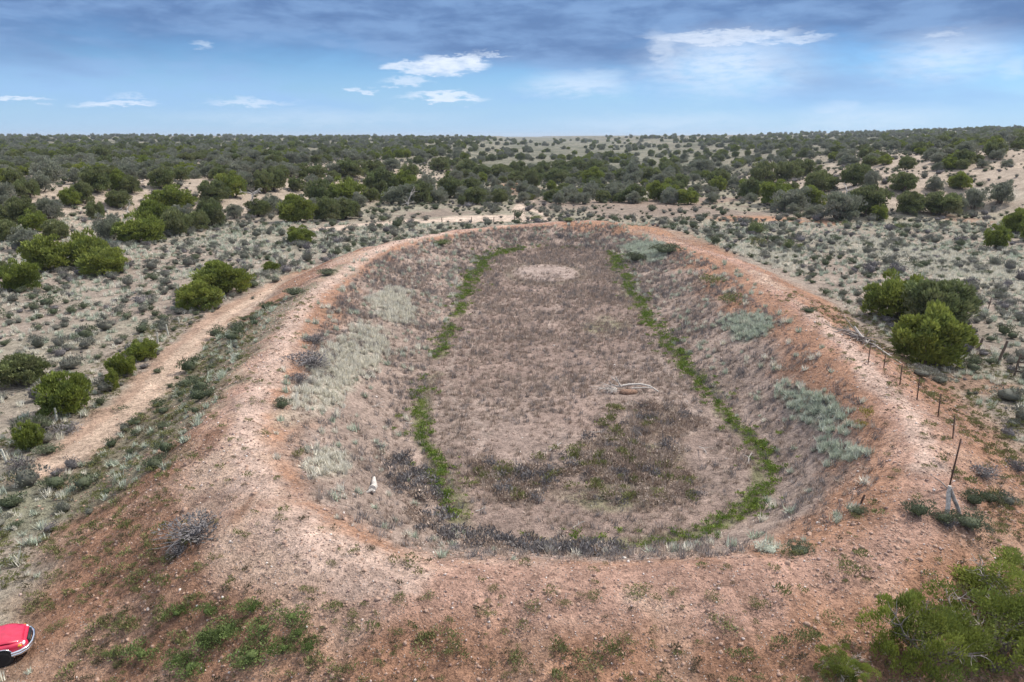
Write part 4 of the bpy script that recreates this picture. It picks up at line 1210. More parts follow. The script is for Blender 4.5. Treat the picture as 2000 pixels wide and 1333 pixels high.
def place_label(head, tx, ty, near_r, cands=None):
    """head + where it stands: nearest landmark, on which side of it, how near"""
    best = None
    for (lx, ly, nm_) in LANDMARKS:
        d_ = math.hypot(tx - lx, ty - ly)
        if d_ > 0.4 and (best is None or d_ < best[0]):
            best = (d_, lx, ly, nm_)
    d_, lx, ly, nm_ = best
    lat = (tx / ty - lx / ly) * ly
    dep = math.hypot(tx, ty) - math.hypot(lx, ly)
    lr = 'left of' if lat < 0 else 'right of'
    fb = 'behind' if dep > 0 else 'before'
    w_ = lr if abs(lat) > abs(dep) * 2.2 else (fb if abs(dep) > abs(lat) * 2.2 else fb + ' and ' + lr)
    how = 'close ' if d_ < near_r else ('' if d_ < near_r * 2 else ('well ' if d_ < near_r * 3.5 else 'far '))
    base_ = '%s ' + how + w_ + ' ' + nm_
    for extra in ('', 'low ', 'rounded ', 'uneven '):
        L = base_ % (extra + head)
        if len(L.replace('-', ' ').split()) > 16:
            L = ('%s ' + how + fb + ' ' + nm_) % (extra + head)
        if len(L.replace('-', ' ').split()) <= 16 and L not in USED:
            USED[L] = 1
            return L
    return ('%s ' + how + fb + ' ' + nm_) % head


def far_label(tx, ty, st):
    tone = {'b': 'olive green', 'd': 'dark green', 'g': 'grey green'}[st]
    dd = math.hypot(tx, ty)
    a_ = tx / ty
    if a_ < -0.42:
        side = 'on the far left of the left hillside'
    elif a_ < -0.2:
        side = 'on the left hillside behind the sage flat'
    elif a_ < -0.02:
        side = 'on the slope behind the white road'
    elif a_ < 0.27:
        side = 'scattered in the open valley behind the pond'
    elif a_ < 0.45:
        side = 'on the left part of the right hillside'
    else:
        side = 'on the right part of the right hillside'
    return tone + ' juniper ' + side + (', lower rows' if dd < 175 else ', upper rows')


for t, nm_ in zip(TREES, TREE_SHORT):
    if nm_:
        LANDMARKS.append((t[0], t[1], nm_))
for t in TREES:
    trees.append((t[0], t[1], t[2], t[3], t[4], t[5]))
# fill the slopes and the valley at the density the photograph shows
cell = {}


def room(tx, ty, rad):
    cx, cy = int(tx // 8), int(ty // 8)
    for i in range(cx - 1, cx + 2):
        for j in range(cy - 1, cy + 2):
            for (ux, uy, ur) in cell.get((i, j), ()):
                if (tx - ux) ** 2 + (ty - uy) ** 2 < ((rad + ur) * 0.78) ** 2:
                    return False
    cell.setdefault((cx, cy), []).append((tx, ty, rad))
    return True


for t in trees:
    cell.setdefault((int(t[0] // 8), int(t[1] // 8)), []).append((t[0], t[1], t[2] / 2))
N = 26000
dy = 105 * (1700 / 105) ** rng.uniform(0, 1, N)
ax = rng.uniform(-0.80, 0.80, N)
cx, cy = ax * dy, dy
_hl, _hr, _sl, _sr = hills(cx, cy)
bare = fbm(cx / 16, cy / 16, 81, 3)
clump = fbm(cx / 45, cy / 45, 82, 3)
slope_bare = (((_sl > 10) & (_sl < 42)) | ((_sr > 8) & (_sr < 40)))
dens = np.where((_sl > 4) | (_sr > 4), 0.21 + clump * 1.2 - np.where(slope_bare, 0.42 + bare * 1.0, 0.05 + bare * 0.9), 0.06 + np.clip(clump, 0, 1) * 0.5)
dens = np.where(cy > 300, np.maximum(dens, 0.16), dens)
dens = np.where((_sl <= 4) & (_sr <= 4) & (cy > 240), 0.13 + clump * 0.9, dens)
dens = np.where((_sl <= 4) & (_sr <= 4) & (cy < 165), -1, dens)
ok = (rng.uniform(0, 1, N) < dens)
extra_far = []
order = np.argsort(cy[ok])
for k in order:
    tx, ty = float(cx[ok][k]), float(cy[ok][k])
    wd = float(rng.uniform(2.1, 4.4) * (1 + min(ty, 1500) / 1800))
    if not room(tx, ty, wd / 2):
        continue
    st = 'ddbggg'[int(rng.integers(0, 6))] if ty < 260 else 'ddgggb'[int(rng.integers(0, 6))]
    trees.append((tx, ty, wd, wd * float(rng.uniform(0.62, 0.9)), st, None))
size = np.array([t[2] / math.hypot(t[0], t[1]) for t in trees])
named = np.array([t[5] is not None for t in trees])
rank = np.argsort(-(size + named * 10))
singles = set(rank[:298].tolist())
stuff_x, stuff_y, stuff_s, stuff_p, stuff_h = [], [], [], [], []
PROTO_ALL = []
for st in 'bdg':
    for k in KINDS[st][1]:
        PROTO_ALL.append((st, k))
for i, t in enumerate(trees):
    tx, ty, wd, tl, st, lab = t
    ks = KINDS[st][1]
    k = int(rng.integers(0, len(ks)))
    crown, trunk, whole, tall = ks[k] if math.hypot(tx, ty) > 26 else NEAR[i % 3]
    sz = float(gz(tx, ty))
    if math.hypot(tx, ty) < 26:
        tl *= 0.72
    sc = (wd * 1.04, wd * 1.04, tl / tall)
    rz = float(rng.uniform(0, 6.28))
    if i in singles:
        L = lab or place_label(('small ' if wd < 3.3 else 'wide ' if wd > 5.0 else '') + {'b': 'olive', 'd': 'dark green', 'g': 'grey-green'}[st] + ' juniper', tx, ty, 6.0)
        grp = None if lab else 'junipers ' + far_label(tx, ty, st).split('juniper ')[1].replace(',', '')
        if size[i] > 0.026 or lab:
            e = thing('juniper_tree', L, 'juniper', (tx, ty, sz), rz, grp, sc)
            link('crown', crown, e)
            link('trunk', trunk, e)
            if math.hypot(tx, ty) < 26:
                link('bare_limbs', with_mats(mesh_from('bare_limbs', bare_limbs(50 + i, 1.0, 0.8)), 'deadwood_dark'), e)
        else:
            tag(link('juniper_tree', whole, None, (tx, ty, sz), (0, 0, rz), sc), L, 'juniper', grp)
    else:
        stuff_x.append(tx); stuff_y.append(ty); stuff_s.append(wd * 1.04); stuff_h.append(tl / tall / wd)
        stuff_p.append([n for n, (s_, kk) in enumerate(PROTO_ALL) if s_ == st][k])
scatter('juniper_woodland', 'distant dark green juniper woodland covering the hills to the skyline', 'woodland', np.array(stuff_x), np.array(stuff_y),
        [k[2] for s_, k in PROTO_ALL], np.array(stuff_s), 0.03, 0.03, 3, np.array(stuff_p), np.array(stuff_h))
print('junipers', len(trees))

LANDMARKS += [(SPOT[k][0], SPOT[k][1], n_) for k, n_ in SPOT_SHORT.items()] + [(p[0], p[1], n_) for p, n_ in zip(POSTS['right_fence'], ('the nearest steel post', 'the second steel post', 'the third steel post', 'the fourth steel post'))] + [(p[0], p[1], n_) for p, n_ in zip(POSTS['left_fence'], ('the pale fence post', 'the leaning pale stake', 'the dark stake at the left edge', 'the farther dark fence post', 'the farthest fence post of the left road', 'the grey fence post of the left road'))] + EXTRA_LM
# ------------------------------------------------------------------ shrubs one can single out
def snag_twigs(seed, wide, tall, n=46):
    r_ = np.random.default_rng(seed)
    lst = []
    for i in range(n):
        a = r_.uniform(0, 6.28); l_ = r_.uniform(0.35, 0.62) * wide
        lst.append(limb(r_, (r_.normal(0, .08) * wide, r_.normal(0, .08) * wide, 0.02), (math.cos(a), math.sin(a), r_.uniform(0.2, 1.6) * tall / wide), l_, 0.012 * wide, 0.5, 4, 0.3))
    return [(v, f, 1, t) for v, f, m_, t in tubes(lst, 0, 4)]


SHR = {
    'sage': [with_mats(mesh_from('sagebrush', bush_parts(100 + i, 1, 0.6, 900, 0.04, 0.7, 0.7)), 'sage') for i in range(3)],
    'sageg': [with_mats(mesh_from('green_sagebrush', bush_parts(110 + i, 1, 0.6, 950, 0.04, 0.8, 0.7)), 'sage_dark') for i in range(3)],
    'psage': [with_mats(mesh_from('pale_sagebrush', bush_parts(115 + i, 1, 0.6, 800, 0.04, 0.8, 0.6)), 'pale_sage') for i in range(1)],
    'greyb': [with_mats(mesh_from('dead_bush', bush_parts(120 + i, 1, 0.55, 420, 0.05, 0.5) + snag_twigs(125 + i, 1, 0.6, 90)), 'brush_grey', 'brush_grey') for i in range(3)],
    'tuft': [with_mats(mesh_from('green_tuft', bush_parts(130 + i, 1, 0.6, 330, 0.05, 1.0)), 'tuft') for i in range(4)],
    'tuftd': [with_mats(mesh_from('dark_tuft', bush_parts(135, 1, 0.4, 170, 0.07, 0.6)), 'sage_dark')],
    'yel': [with_mats(mesh_from('yellow_bush', bush_parts(137, 1, 0.7, 240, 0.06)), 'yellow')],
    'dk': [with_mats(mesh_from('dark_bush', bush_parts(140 + i, 1, 0.7, 600, 0.045, 0.7, 0.8)), 'jun_dark') for i in range(2)],
    'rab': [with_mats(mesh_from('rabbitbrush', bush_parts(150 + i, 1, 0.62, 900, 0.042, 0.9, 0.4)), 'rabbit') for i in range(4)],
}
HGT = {'sage': .6, 'sageg': .6, 'psage': .6, 'greyb': .55, 'tuft': .6, 'tuftd': .4, 'yel': .7, 'dk': .7, 'rab': .62}
for (tx, ty, wd, tl, st, nm_, lab, cat) in SHRUBS:
    me = SHR[st][int(rng.integers(0, len(SHR[st])))]
    grp = {'rab': 'rabbitbrush in the patch at the bottom left', 'tuft': 'olive tufts on the near red slope'}.get(st) if ('in the patch' in lab or 'near side' in lab) else None
    sc = 1.3 if st != 'tuft' else 1.4
    if grp:
        wd *= float(rng.uniform(0.7, 1.45)); tl *= float(rng.uniform(0.8, 1.4)); tx += float(rng.normal(0, .25)); ty += float(rng.normal(0, .25))
        lab = place_label({'rab': 'green rabbitbrush', 'tuft': 'olive tuft'}[st], tx, ty, 1.3)
    nm_ = {'sagebrush': 'sage_bush', 'rabbitbrush': 'rabbit_bush'}.get(nm_, nm_)
    tag(link(nm_, me, None, (tx, ty, gz(tx, ty) - 0.02), (0, 0, float(rng.uniform(0, 6.28))), (wd * sc, wd * sc, tl / HGT[st] * 1.1)), lab, cat, grp)

# ------------------------------------------------------------------ sagebrush of the flats
n = 70000
px, py = rand_pts(rng, n, -150, 175, 14, 330)
keep = in_view(px, py)
px, py = px[keep], py[keep]
s, r, u, zc, t = zone_at(px, py)
rd = road_at(px, py)
_hl, _hr, _sl, _sr = hills(px, py)
cov = fbm(px / 7, py / 7, 91, 3)
red = np.maximum(blob(px, py, 'redsoil', cov * 0), blob(px, py, 'bareflat', cov * 0.5))
pr = 0.80 + cov * 2.3
pr = np.where(s < 7.0 + cov * 4, 0, pr)
pr = pr * (1 - 0.94 * np.clip(rd * 1.6, 0, 1)) * (1 - 0.8 * red)
pr = np.where((_sl > 6) | (_sr > 6), pr * 0.35, pr)
pr = np.where(py > 125, pr * 0.55, pr)
pr = np.where((py < 24) & (s < 16), pr * 0.3, pr)
gf = blob(px, py, 'greenfoot', cov)
pr = np.maximum(pr, np.where((s > 2.0), gf * 1.1, 0) * (1 - np.clip(rd * 1.6, 0, 1)))
pr = pr * ((np.abs(px - SPOT['truck'][0] + 1.2) > 3.2) | (np.abs(py - SPOT['truck'][1] + 0.3) > 2.0))
keep = rng.uniform(0, 1, len(px)) < pr
px, py, s, gf = px[keep], py[keep], s[keep], gf[keep]
scl = np.clip(rng.lognormal(-0.1, 0.44, len(px)), 0.35, 2.3) * np.where(py > 120, 1.25, 1.0) * np.where(gf > 0.4, 0.75, 1)
# thin out overlaps
cellb = {}
sel = []
for i in np.argsort(-scl):
    ci, cj = int(px[i] // 1.5), int(py[i] // 1.5)
    good = True
    for a in range(ci - 1, ci + 2):
        for b_ in range(cj - 1, cj + 2):
            for k in cellb.get((a, b_), ()):
                if (px[i] - px[k]) ** 2 + (py[i] - py[k]) ** 2 < ((scl[i] + scl[k]) * 0.40) ** 2:
                    good = False
    if good:
        cellb.setdefault((ci, cj), []).append(i)
        sel.append(i)
sel = np.array(sel)
px, py, scl, gf = px[sel], py[sel], scl[sel], gf[sel]
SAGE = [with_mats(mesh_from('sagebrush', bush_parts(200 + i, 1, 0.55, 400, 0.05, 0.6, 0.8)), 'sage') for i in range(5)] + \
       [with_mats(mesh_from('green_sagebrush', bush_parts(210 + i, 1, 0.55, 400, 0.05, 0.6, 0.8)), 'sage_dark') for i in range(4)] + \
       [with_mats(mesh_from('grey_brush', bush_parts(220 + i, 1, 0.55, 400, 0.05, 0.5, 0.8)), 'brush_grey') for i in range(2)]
pick = np.where(rng.uniform(0, 1, len(px)) < 0.22 + 0.6 * (gf > 0.35) + 0.15 * (py > 120), rng.integers(5, 9, len(px)), np.where(rng.uniform(0, 1, len(px)) < 0.2, rng.integers(9, 11, len(px)), rng.integers(0, 5, len(px))))
vis = scl / np.hypot(px, py) * (np.abs(px) < (py + 2) * 0.70) * (py > 19)
big = np.argsort(-vis)[:290]
isbig = np.zeros(len(px), bool); isbig[big] = True
for i in big:
    tone = 'greenish' if 5 <= pick[i] < 9 else ('dry grey' if pick[i] >= 9 else 'silver grey')
    where_ = ('on the slope foot between the left road and the bank' if gf[i] > 0.35 else 'on the flat left of the road') if px[i] < 0 else 'on the flat right of the steel fence'
    hd = ('big ' if scl[i] > 1.35 else 'small ' if scl[i] < 1.0 else '') + tone + ' sagebrush'
    tag(link('sage_bush', SAGE[pick[i]], None, (px[i], py[i], gz(px[i], py[i]) - 0.02), (float(rng.normal(0, .08)), float(rng.normal(0, .08)), float(rng.uniform(0, 6.28))), (scl[i], scl[i], scl[i] * float(rng.uniform(.8, 1.25)))),
        place_label(hd, px[i], py[i], 2.5), 'sagebrush', tone + ' sagebrush ' + where_)
scatter('sagebrush_cover', 'grey-green sagebrush covering the flats on both sides of the pond', 'sagebrush', px[~isbig], py[~isbig], SAGE, scl[~isbig], 0.1, 0.03, 11, pick[~isbig])
print('sagebrush', len(px))

# ------------------------------------------------------------------ grasses, stubble, weeds, stones (nobody could count them)
STRAW = [with_mats(mesh_from('straw_tuft', tuft_parts(300 + i, 1, 0.75, 44, 0.065)), 'straw') for i in range(4)]
PALE = [with_mats(mesh_from('pale_tuft', tuft_parts(310 + i, 1, 0.7, 44, 0.07)), 'pale_sage') for i in range(4)]
STUB = [with_mats(mesh_from('stubble_tuft', tuft_parts(320 + i, 1, 0.6, 22, 0.045, 0.75)), 'stubble') for i in range(5)]
TWIG = [with_mats(mesh_from('twig_tuft', tuft_parts(330 + i, 1, 0.8, 18, 0.035, 0.6)), 'brush_grey') for i in range(3)]
OLIVE = [with_mats(mesh_from('olive_tuft', bush_parts(340 + i, 1, 0.6, 90, 0.095, 0.9)), 'tuft') for i in range(3)]
DARKT = [with_mats(mesh_from('dark_tuft', bush_parts(350 + i, 1, 0.55, 60, 0.11, 0.6)), 'tuft_dark') for i in range(3)]
WEED = [with_mats(mesh_from('weed_clump', bush_parts(360 + i, 1, 0.5, 60, 0.12, 0.5)), 'weed') for i in range(4)]
STONE = [with_mats(mesh_from('stone', stone_parts(370 + i)), 'stone') for i in range(6)]

# bunch grass on the inner slopes and on the flats
n = 120000
px, py = rand_pts(rng, n, -75, 95, 15, 128)
keep = in_view(px, py); px, py = px[keep], py[keep]
s, r, u, zc, t = zone_at(px, py)
nz = fbm(px / 3, py / 3, 95, 3); nz2 = fbm(px / 9, py / 9, 96, 3)
pg = blob(px, py, 'palegrass', nz); ps = blob(px, py, 'paleslope', nz)
rd = road_at(px, py)
p_st = np.where((s < -1.5) & (r > 0.3), 0.12 + pg * 1.2 + np.clip(nz2, 0, 1) * 0.3, 0)
p_st = np.where(s > 7, 0.07 + nz * 0.3 + pg * 0.5, p_st) * (1 - np.clip(rd * 1.5, 0, 1))
p_pl = np.where((s < -1.0) & (r > 0.2), 0.10 + ps * 1.1 + np.clip(nz2, 0, 1) * 0.3, 0)
p_pl = np.where(s > 7, 0.09 + nz * 0.35, p_pl) * (1 - np.clip(rd * 1.5, 0, 1))
p_pl = np.maximum(p_pl, blob(px, py, 'greenfoot', nz) * 0.16 * (s > 1.5) * (1 - np.clip(rd * 1.5, 0, 1)))
ox, oy = rand_pts(rng, 80000, -20, 28, 19, 119)
s2, r2_, u2, zc2, t2 = zone_at(ox, oy)
nz_ = fbm(ox / 3, oy / 3, 95, 3); pg_ = blob(ox, oy, 'palegrass', nz_); ps_ = blob(ox, oy, 'paleslope', nz_)
ins = (s2 < -1.2) & (r2_ > 0.2)
px = np.concatenate([px, ox[ins]]); py = np.concatenate([py, oy[ins]])
p_st = np.concatenate([np.where(s < 0, 0, p_st), (0.012 + pg_ * 0.75)[ins]]); p_pl = np.concatenate([np.where(s < 0, 0, p_pl), (0.018 + ps_ * 0.95)[ins]])
q1 = rng.uniform(0, 1, len(px)); q2 = rng.uniform(0, 1, len(px))
k1 = q1 < p_st; k2 = (q2 < p_pl) & ~k1
scatter('bunch_grass', 'straw coloured bunch grass on the pond banks and between the sagebrush', 'grass', px[k1], py[k1], STRAW, rng.uniform(0.28, 0.62, k1.sum()) * (1 + py[k1] / 160), 0.15, 0.0, 21)
scatter('pale_grass', 'pale sage green grass on the right inner slope and the flats', 'grass', px[k2], py[k2], PALE, rng.uniform(0.28, 0.62, k2.sum()) * (1 + py[k2] / 160), 0.15, 0.0, 22)

# brown stubble and grey twigs over the pond floor and the lower slopes
n = 110000
px, py = rand_pts(rng, n, -20, 28, 19, 119)
keep = in_view(px, py); px, py = px[keep], py[keep]
s, r, u, zc, t = zone_at(px, py)
nz = fbm(px / 3, py / 3, 97, 3)
pan = blob(px, py, 'pan', nz * 0, 0.2)
tm = track_mask('tyre_marks', px, py, np.zeros(px.shape))
p1 = np.where((s < 0) & (t > 0.22), np.where(r < 0.5, 0.38, 0.36) + nz * 1.0, 0) * (1 - 0.8 * pan) * (1 - 0.55 * tm)
k = rng.uniform(0, 1, len(px)) < p1
px, py, r = px[k], py[k], r[k]
nb_ = blob(px, py, 'bedbrown', fbm(px / 2, py / 2, 98, 3))
tw = rng.uniform(0, 1, len(px)) < 0.16 + 0.25 * (r > 0)
sc_ = rng.uniform(0.22, 0.5, len(px)) * (1 + py / 110) * (1 + 0.5 * nb_)
scatter('dry_stubble', 'brown dead weed stubble covering the pond floor', 'stubble', px[~tw], py[~tw], STUB, sc_[~tw], 0.2, 0.0, 23)
scatter('dry_twigs', 'grey dead twigs strewn over the pond floor and slopes', 'twigs', px[tw], py[tw], TWIG, sc_[tw] * 1.15, 0.25, 0.0, 24)

# bushier dead weeds at the near end of the floor and along the near inner slope
n = 5200
px, py = rand_pts(rng, n, -8, 15, 21, 48)
s, r, u, zc, t = zone_at(px, py)
nz = fbm(px / 2.4, py / 2.4, 99, 3)
bb = np.maximum(blob(px, py, 'bedbrown', nz), blob(px, py, 'bedgreen', nz) * 0.8)
k = (rng.uniform(0, 1, len(px)) < np.maximum(bb * 0.55 * (r < -0.5), np.where((r > 0.35) & (r < 2.6) & (py < 32) & (px < 4), 0.5 + nz, 0))) & (s < -1)
px, py, r = px[k], py[k], r[k]
DEADW = [with_mats(mesh_from('dead_weed', bush_parts(380 + i, 1, 0.5, 120, 0.09, 0.6)), ('stubble', 'brush_grey', 'tuft')[i % 3]) for i in range(6)]
pk = np.where(r > -0.3, rng.choice([1, 4, 1, 0], len(px)), rng.choice([0, 3, 0, 3, 2, 5, 1], len(px)))
scatter('dead_weeds', 'brown and grey dead weeds at the near end of the pond floor', 'weeds', px, py, DEADW, rng.uniform(0.5, 1.15, len(px)), 0.1, 0.02, 25, pk)

# the green line of weeds along the old waterline
n = 42000
px, py = rand_pts(rng, n, -9, 20, 22, 116)
s, r, u, zc, t = zone_at(px, py)
nz = fbm(px / 1.8, py / 1.8, 51, 3); br = fbm(px / 4, py / 4, 71, 3)
lush = np.where((px > 5) & (py < 60), 1.2, np.where(py > 75, 1.3, np.where((px < 0) & (py < 36), 1.3, 0.85)))
wid = (np.where(px > 9, 0.24, 0.25) + py / 380) * np.where(rng.uniform(0, 1, len(px)) < 0.18, 2.4, 1.0)
lush = lush * np.where((py > 97) & (px > 2) & (px < 13.2), 0.06, 1.0) * np.where((py < 27) & (px < 6), 0.5, 1.0) * np.where((px > 9) & (py > 82), 0.5, 1.0)
pw = np.exp(-((r + 0.1 + nz * 1.6) / wid) ** 2) * np.where((px < 0) & (py < 64), np.clip((br + 0.07) / 0.14, 0, 1), np.clip((br + 0.42) / 0.3, 0, 1)) * lush * (s < -1)
k = rng.uniform(0, 1, len(px)) < pw * 0.85
scatter('green_weeds', 'bright green weeds growing in a ring along the old waterline', 'weeds', px[k], py[k], WEED, rng.uniform(0.16, 0.52, k.sum()) * (1 + py[k] / 150), 0.12, 0.0, 26)

# small tufts over the red slopes of the bank
n = 52000
px, py = rand_pts(rng, n, -34, 40, 13.5, 60)
keep = in_view(px, py, 2); px, py = px[keep], py[keep]
s, r, u, zc, t = zone_at(px, py)
nz = fbm(px / 1.6, py / 1.6, 101, 3); nz2 = fbm(px / 6, py / 6, 102, 3)
rd = road_at(px, py)
low = sm((s - 1.2) / 2.5)
pt = np.where((s > 0.8) & (s < 13), low * (0.85 + nz * 1.4 + nz2 * 0.7), 0) * (1 - np.clip(rd * 1.5, 0, 1))
pt = pt * np.where(py > 24, 0.5, 1.0)
pt = np.maximum(pt, np.where((s > -1.2) & (s < 2), 0.10 + nz * 0.3, 0))
pt = pt * ((np.abs(px - SPOT['truck'][0] + 1.2) > 2.6) | (np.abs(py - SPOT['truck'][1] + 0.3) > 1.5))
k = rng.uniform(0, 1, len(px)) < pt
px, py, s = px[k], py[k], s[k]
dk_ = rng.uniform(0, 1, len(px)) < 0.5
sc_ = rng.gamma(2.2, 0.075, len(px)) + 0.08
scatter('olive_tufts', 'small olive tufts dotting the red bank slope', 'tufts', px[~dk_], py[~dk_], OLIVE, np.clip(sc_[~dk_] * 1.35, 0.12, 0.62), 0.15, 0.02, 27)
scatter('dark_tufts', 'tiny dark dead tufts dotting the red bank slope', 'tufts', px[dk_], py[dk_], DARKT, np.clip(sc_[dk_] * 0.95, 0.09, 0.4), 0.15, 0.02, 28)

# gravel
n = 190000
px, py = rand_pts(rng, n, -34, 40, 13.5, 118)
keep = in_view(px, py, 2); px, py = px[keep], py[keep]
s, r, u, zc, t = zone_at(px, py)
nz = fbm(px / 1.3, py / 1.3, 103, 3)
pk_ = np.where(s > 0, np.exp(-(s / 5.0) ** 2), np.exp(-(s / 4.0) ** 2)) * np.clip(0.42 + nz * 1.2, 0.03, 1)
pk_ = np.maximum(pk_, np.where(s < 0, 0.10, 0.05)) * np.where(py > 60, 0.5, 1)
k = rng.uniform(0, 1, len(px)) < pk_
px, py = px[k], py[k]
sc_ = np.clip(rng.lognormal(-3.05, 0.36, len(px)), 0.03, 0.125) * (1 + py / 90)
scatter('gravel', 'pinkish and white stones strewn over the bank', 'gravel', px, py, STONE, sc_, 0.3, -0.05, 29)

# clods of dry soil
M['clod'] = plain_mat('dry_soil_clod', (0.38, 0.255, 0.195), 0.95, noise=0.35, scale=2.0)
CLOD = [with_mats(mesh_from('clod', stone_parts(390 + i, ICO1, 0.7, 0.35)), 'clod') for i in range(4)]
n = 90000
px, py = rand_pts(rng, n, -32, 40, 13.5, 75)
keep = in_view(px, py, 2); px, py = px[keep], py[keep]
s, r, u, zc, t = zone_at(px, py)
nz = fbm(px / 2.1, py / 2.1, 104, 3)
k = rng.uniform(0, 1, len(px)) < np.exp(-(np.abs(s - 1.5) / 5.0) ** 2) * np.clip(0.4 + nz * 1.6, 0.02, 1) * (s > -3)
px, py = px[k], py[k]
scatter('soil_clods', 'lumps of dry reddish soil covering the bank', 'clods', px, py, CLOD, np.clip(rng.lognormal(-2.45, 0.40, len(px)), 0.05, 0.24), 0.3, 0.12, 30)

# rocks one can pick out: the ledge on the left hillside and a few on the banks
ROCK = [with_mats(mesh_from('rock', stone_parts(400 + i, ICO2, 0.65, 0.12)), plain_mat('pale_rock', (0.40, 0.33, 0.28), 0.9, noise=0.3, scale=3)) for i in range(5)]
for i in range(34):
    a = rng.uniform(-0.585, -0.50); dd = rng.uniform(142, 163)
    tx, ty = a * dd, dd
    w_ = float(rng.uniform(0.7, 2.0))
    tag(link('rock', ROCK[i % 5], None, (tx, ty, gz(tx, ty) + 0.1), (float(rng.normal(0, .2)), float(rng.normal(0, .2)), float(rng.uniform(0, 6.28))), (w_, w_ * 0.9, w_ * 0.7)),
        place_label(('big' if w_ > 1.5 else 'small' if w_ < 1.1 else 'flat') + ' pale rock', tx, ty, 3.0), 'rock', 'rocks of the ledge on the left hillside')

# ------------------------------------------------------------------ near, ragged junipers at the bottom right and dead snags
def dead_tree(seed, wide, tall, n=8):
    r_ = np.random.default_rng(seed); lst = []
    tp = limb(r_, (0, 0, -0.1), (0.1, 0, 1), tall * 0.7, 0.05 * wide, 0.25, 6, 0.5)
    lst.append(tp)
    for i in range(n):
        a = r_.uniform(0, 6.28); j = int(r_.integers(1, 6))
        p, rd_ = limb(r_, tp[0][j], (math.cos(a), math.sin(a), r_.uniform(0.3, 1.3)), wide * r_.uniform(0.35, 0.55), 0.028 * wide, 0.4, 6, 0.25)
        lst.append((p, rd_))
        for k in range(5):
            j2 = int(r_.integers(2, 6))
            lst.append(limb(r_, p[j2], norm(p[j2] - p[j2 - 1]) + r_.normal(size=3) * 0.8, wide * r_.uniform(0.12, 0.25), 0.012 * wide, 0.5, 4, 0.3))
    trunk_ = tubes(lst[:1], 0, 6); br = tubes(lst[1:], 0, 5)
    return trunk_, br


for i, (tx, ty, wd, tl, lab) in enumerate(SNAGS):
    e = thing('dead_tree', lab, 'dead tree', (tx, ty, gz(tx, ty)), 0.7 * i)
    tp, br = dead_tree(500 + i, wd, tl)
    link('trunk', with_mats(mesh_from('dead_trunk', tp), 'deadwood'), e)
    link('branches', with_mats(mesh_from('dead_branches', br), 'deadwood'), e)

# ------------------------------------------------------------------ dead wood
def lay(pts, ox_, oy_, oz_):
    """points (x, y, height above the ground) laid on the ground round an origin"""
    return np.array([(a, b, gz(ox_ + a, oy_ + b) - oz_ + c) for a, b, c in pts])


def rel(spot):
    return (spot[0], spot[1], gz(spot[0], spot[1]))


sx, sy, sz = rel(SPOT['deadfall'])
e = thing('fallen_tree', 'bleached fallen tree with red rotten butt on the pond floor', 'dead tree', (sx, sy, sz))
r_ = np.random.default_rng(61)
link('trunk', with_mats(mesh_from('fallen_trunk', tubes([
    (np.array([(-0.5, .35, .32), (.2, .42, .42), (.9, .40, .46), (1.5, .25, .36), (2.0, .0, .08)]), [.07, .075, .07, .06, .04]),
    (np.array([(.3, .1, .28), (.9, .14, .30), (1.4, .16, .30), (1.7, .14, .26)]), [.045, .04, .04, .03])], 0, 7)), 'deadwood'), e)
link('butt', with_mats(mesh_from('rotten_butt', [(ICO2[0] * (1 + 0.10 * np.sin(ICO2[0][:, [0]] * 7 + ICO2[0][:, [2]] * 5)) * np.array([.62, .34, .20]) + np.array([.05, -.05, .06]), ICO2[1], 0, None)]), 'rotwood'), e)
lst = []
p, rd_ = np.array([(-.35, .3, .3), (-.55, .32, .62), (-.72, .34, .98)]), [.06, .05, .03]
lst.append((p, rd_))
lst.append((np.array([(-.55, .32, .62), (-.9, .4, .85), (-1.0, .42, .98)]), [.045, .035, .02]))
lst.append((np.array([(-.5, .3, .3), (-.95, .3, .45), (-1.15, .35, .72)]), [.05, .04, .02]))
for k in range(22):
    b_ = np.array((-.6 - r_.uniform(0, .9), r_.uniform(-.1, .3), .25))
    lst.append(limb(r_, b_, (-1, r_.normal(0, .5), r_.uniform(-.35, .35)), r_.uniform(.5, 1.3), .022, .4, 5, .3))
for k in range(8):
    lst.append(limb(r_, (-.75, .0, .36), (r_.normal(-.3, .7), -.6, -.35), r_.uniform(.4, .7), .025, .3, 4, .3))
link('branches', with_mats(mesh_from('fallen_branches', tubes(lst, 0, 5)), 'deadwood'), e)

sx, sy, sz = rel(SPOT['brushpile'])
e = thing('brush_pile', 'grey dead juniper lying in a heap on the right bank crest', 'dead tree', (sx, sy, sz))
link('trunk', with_mats(mesh_from('pile_trunk', tubes([(lay([(-.42, .9, .75), (-.2, .55, .45), (.02, .2, .2), (.1, .0, .05)], sx, sy, sz), [.05, .09, .10, .11])], 0, 7)), 'deadwood'), e)
link('pole', with_mats(mesh_from('pile_pole', tubes([(lay([(.55, .1, .16), (1.0, -.35, .11), (1.45, -.8, .07), (1.85, -1.25, .06)], sx, sy, sz), [.07, .06, .05, .03])], 0, 7)), 'deadwood'), e)
lst = []
for k in range(70):
    a = r_.normal(3.0, .9)
    bx_, by_ = r_.normal(-.1, .45), r_.normal(.25, .3)
    lst.append(limb(r_, (bx_, by_, gz(sx + bx_, sy + by_) - sz + .12 + r_.uniform(0, .3)), (math.cos(a), math.sin(a) * .8, r_.uniform(-.2, .35)), r_.uniform(.9, 2.2), .045, .35, 5, .25))
for k in range(30):
    bx_, by_ = r_.uniform(0, 1.6), r_.uniform(-.2, .7)
    lst.append(limb(r_, (bx_, by_, gz(sx + bx_, sy + by_) - sz + .1), r_.normal(size=3) * np.array([1, 1, .25]), r_.uniform(.5, 1.2), .02, .4, 5, .2))
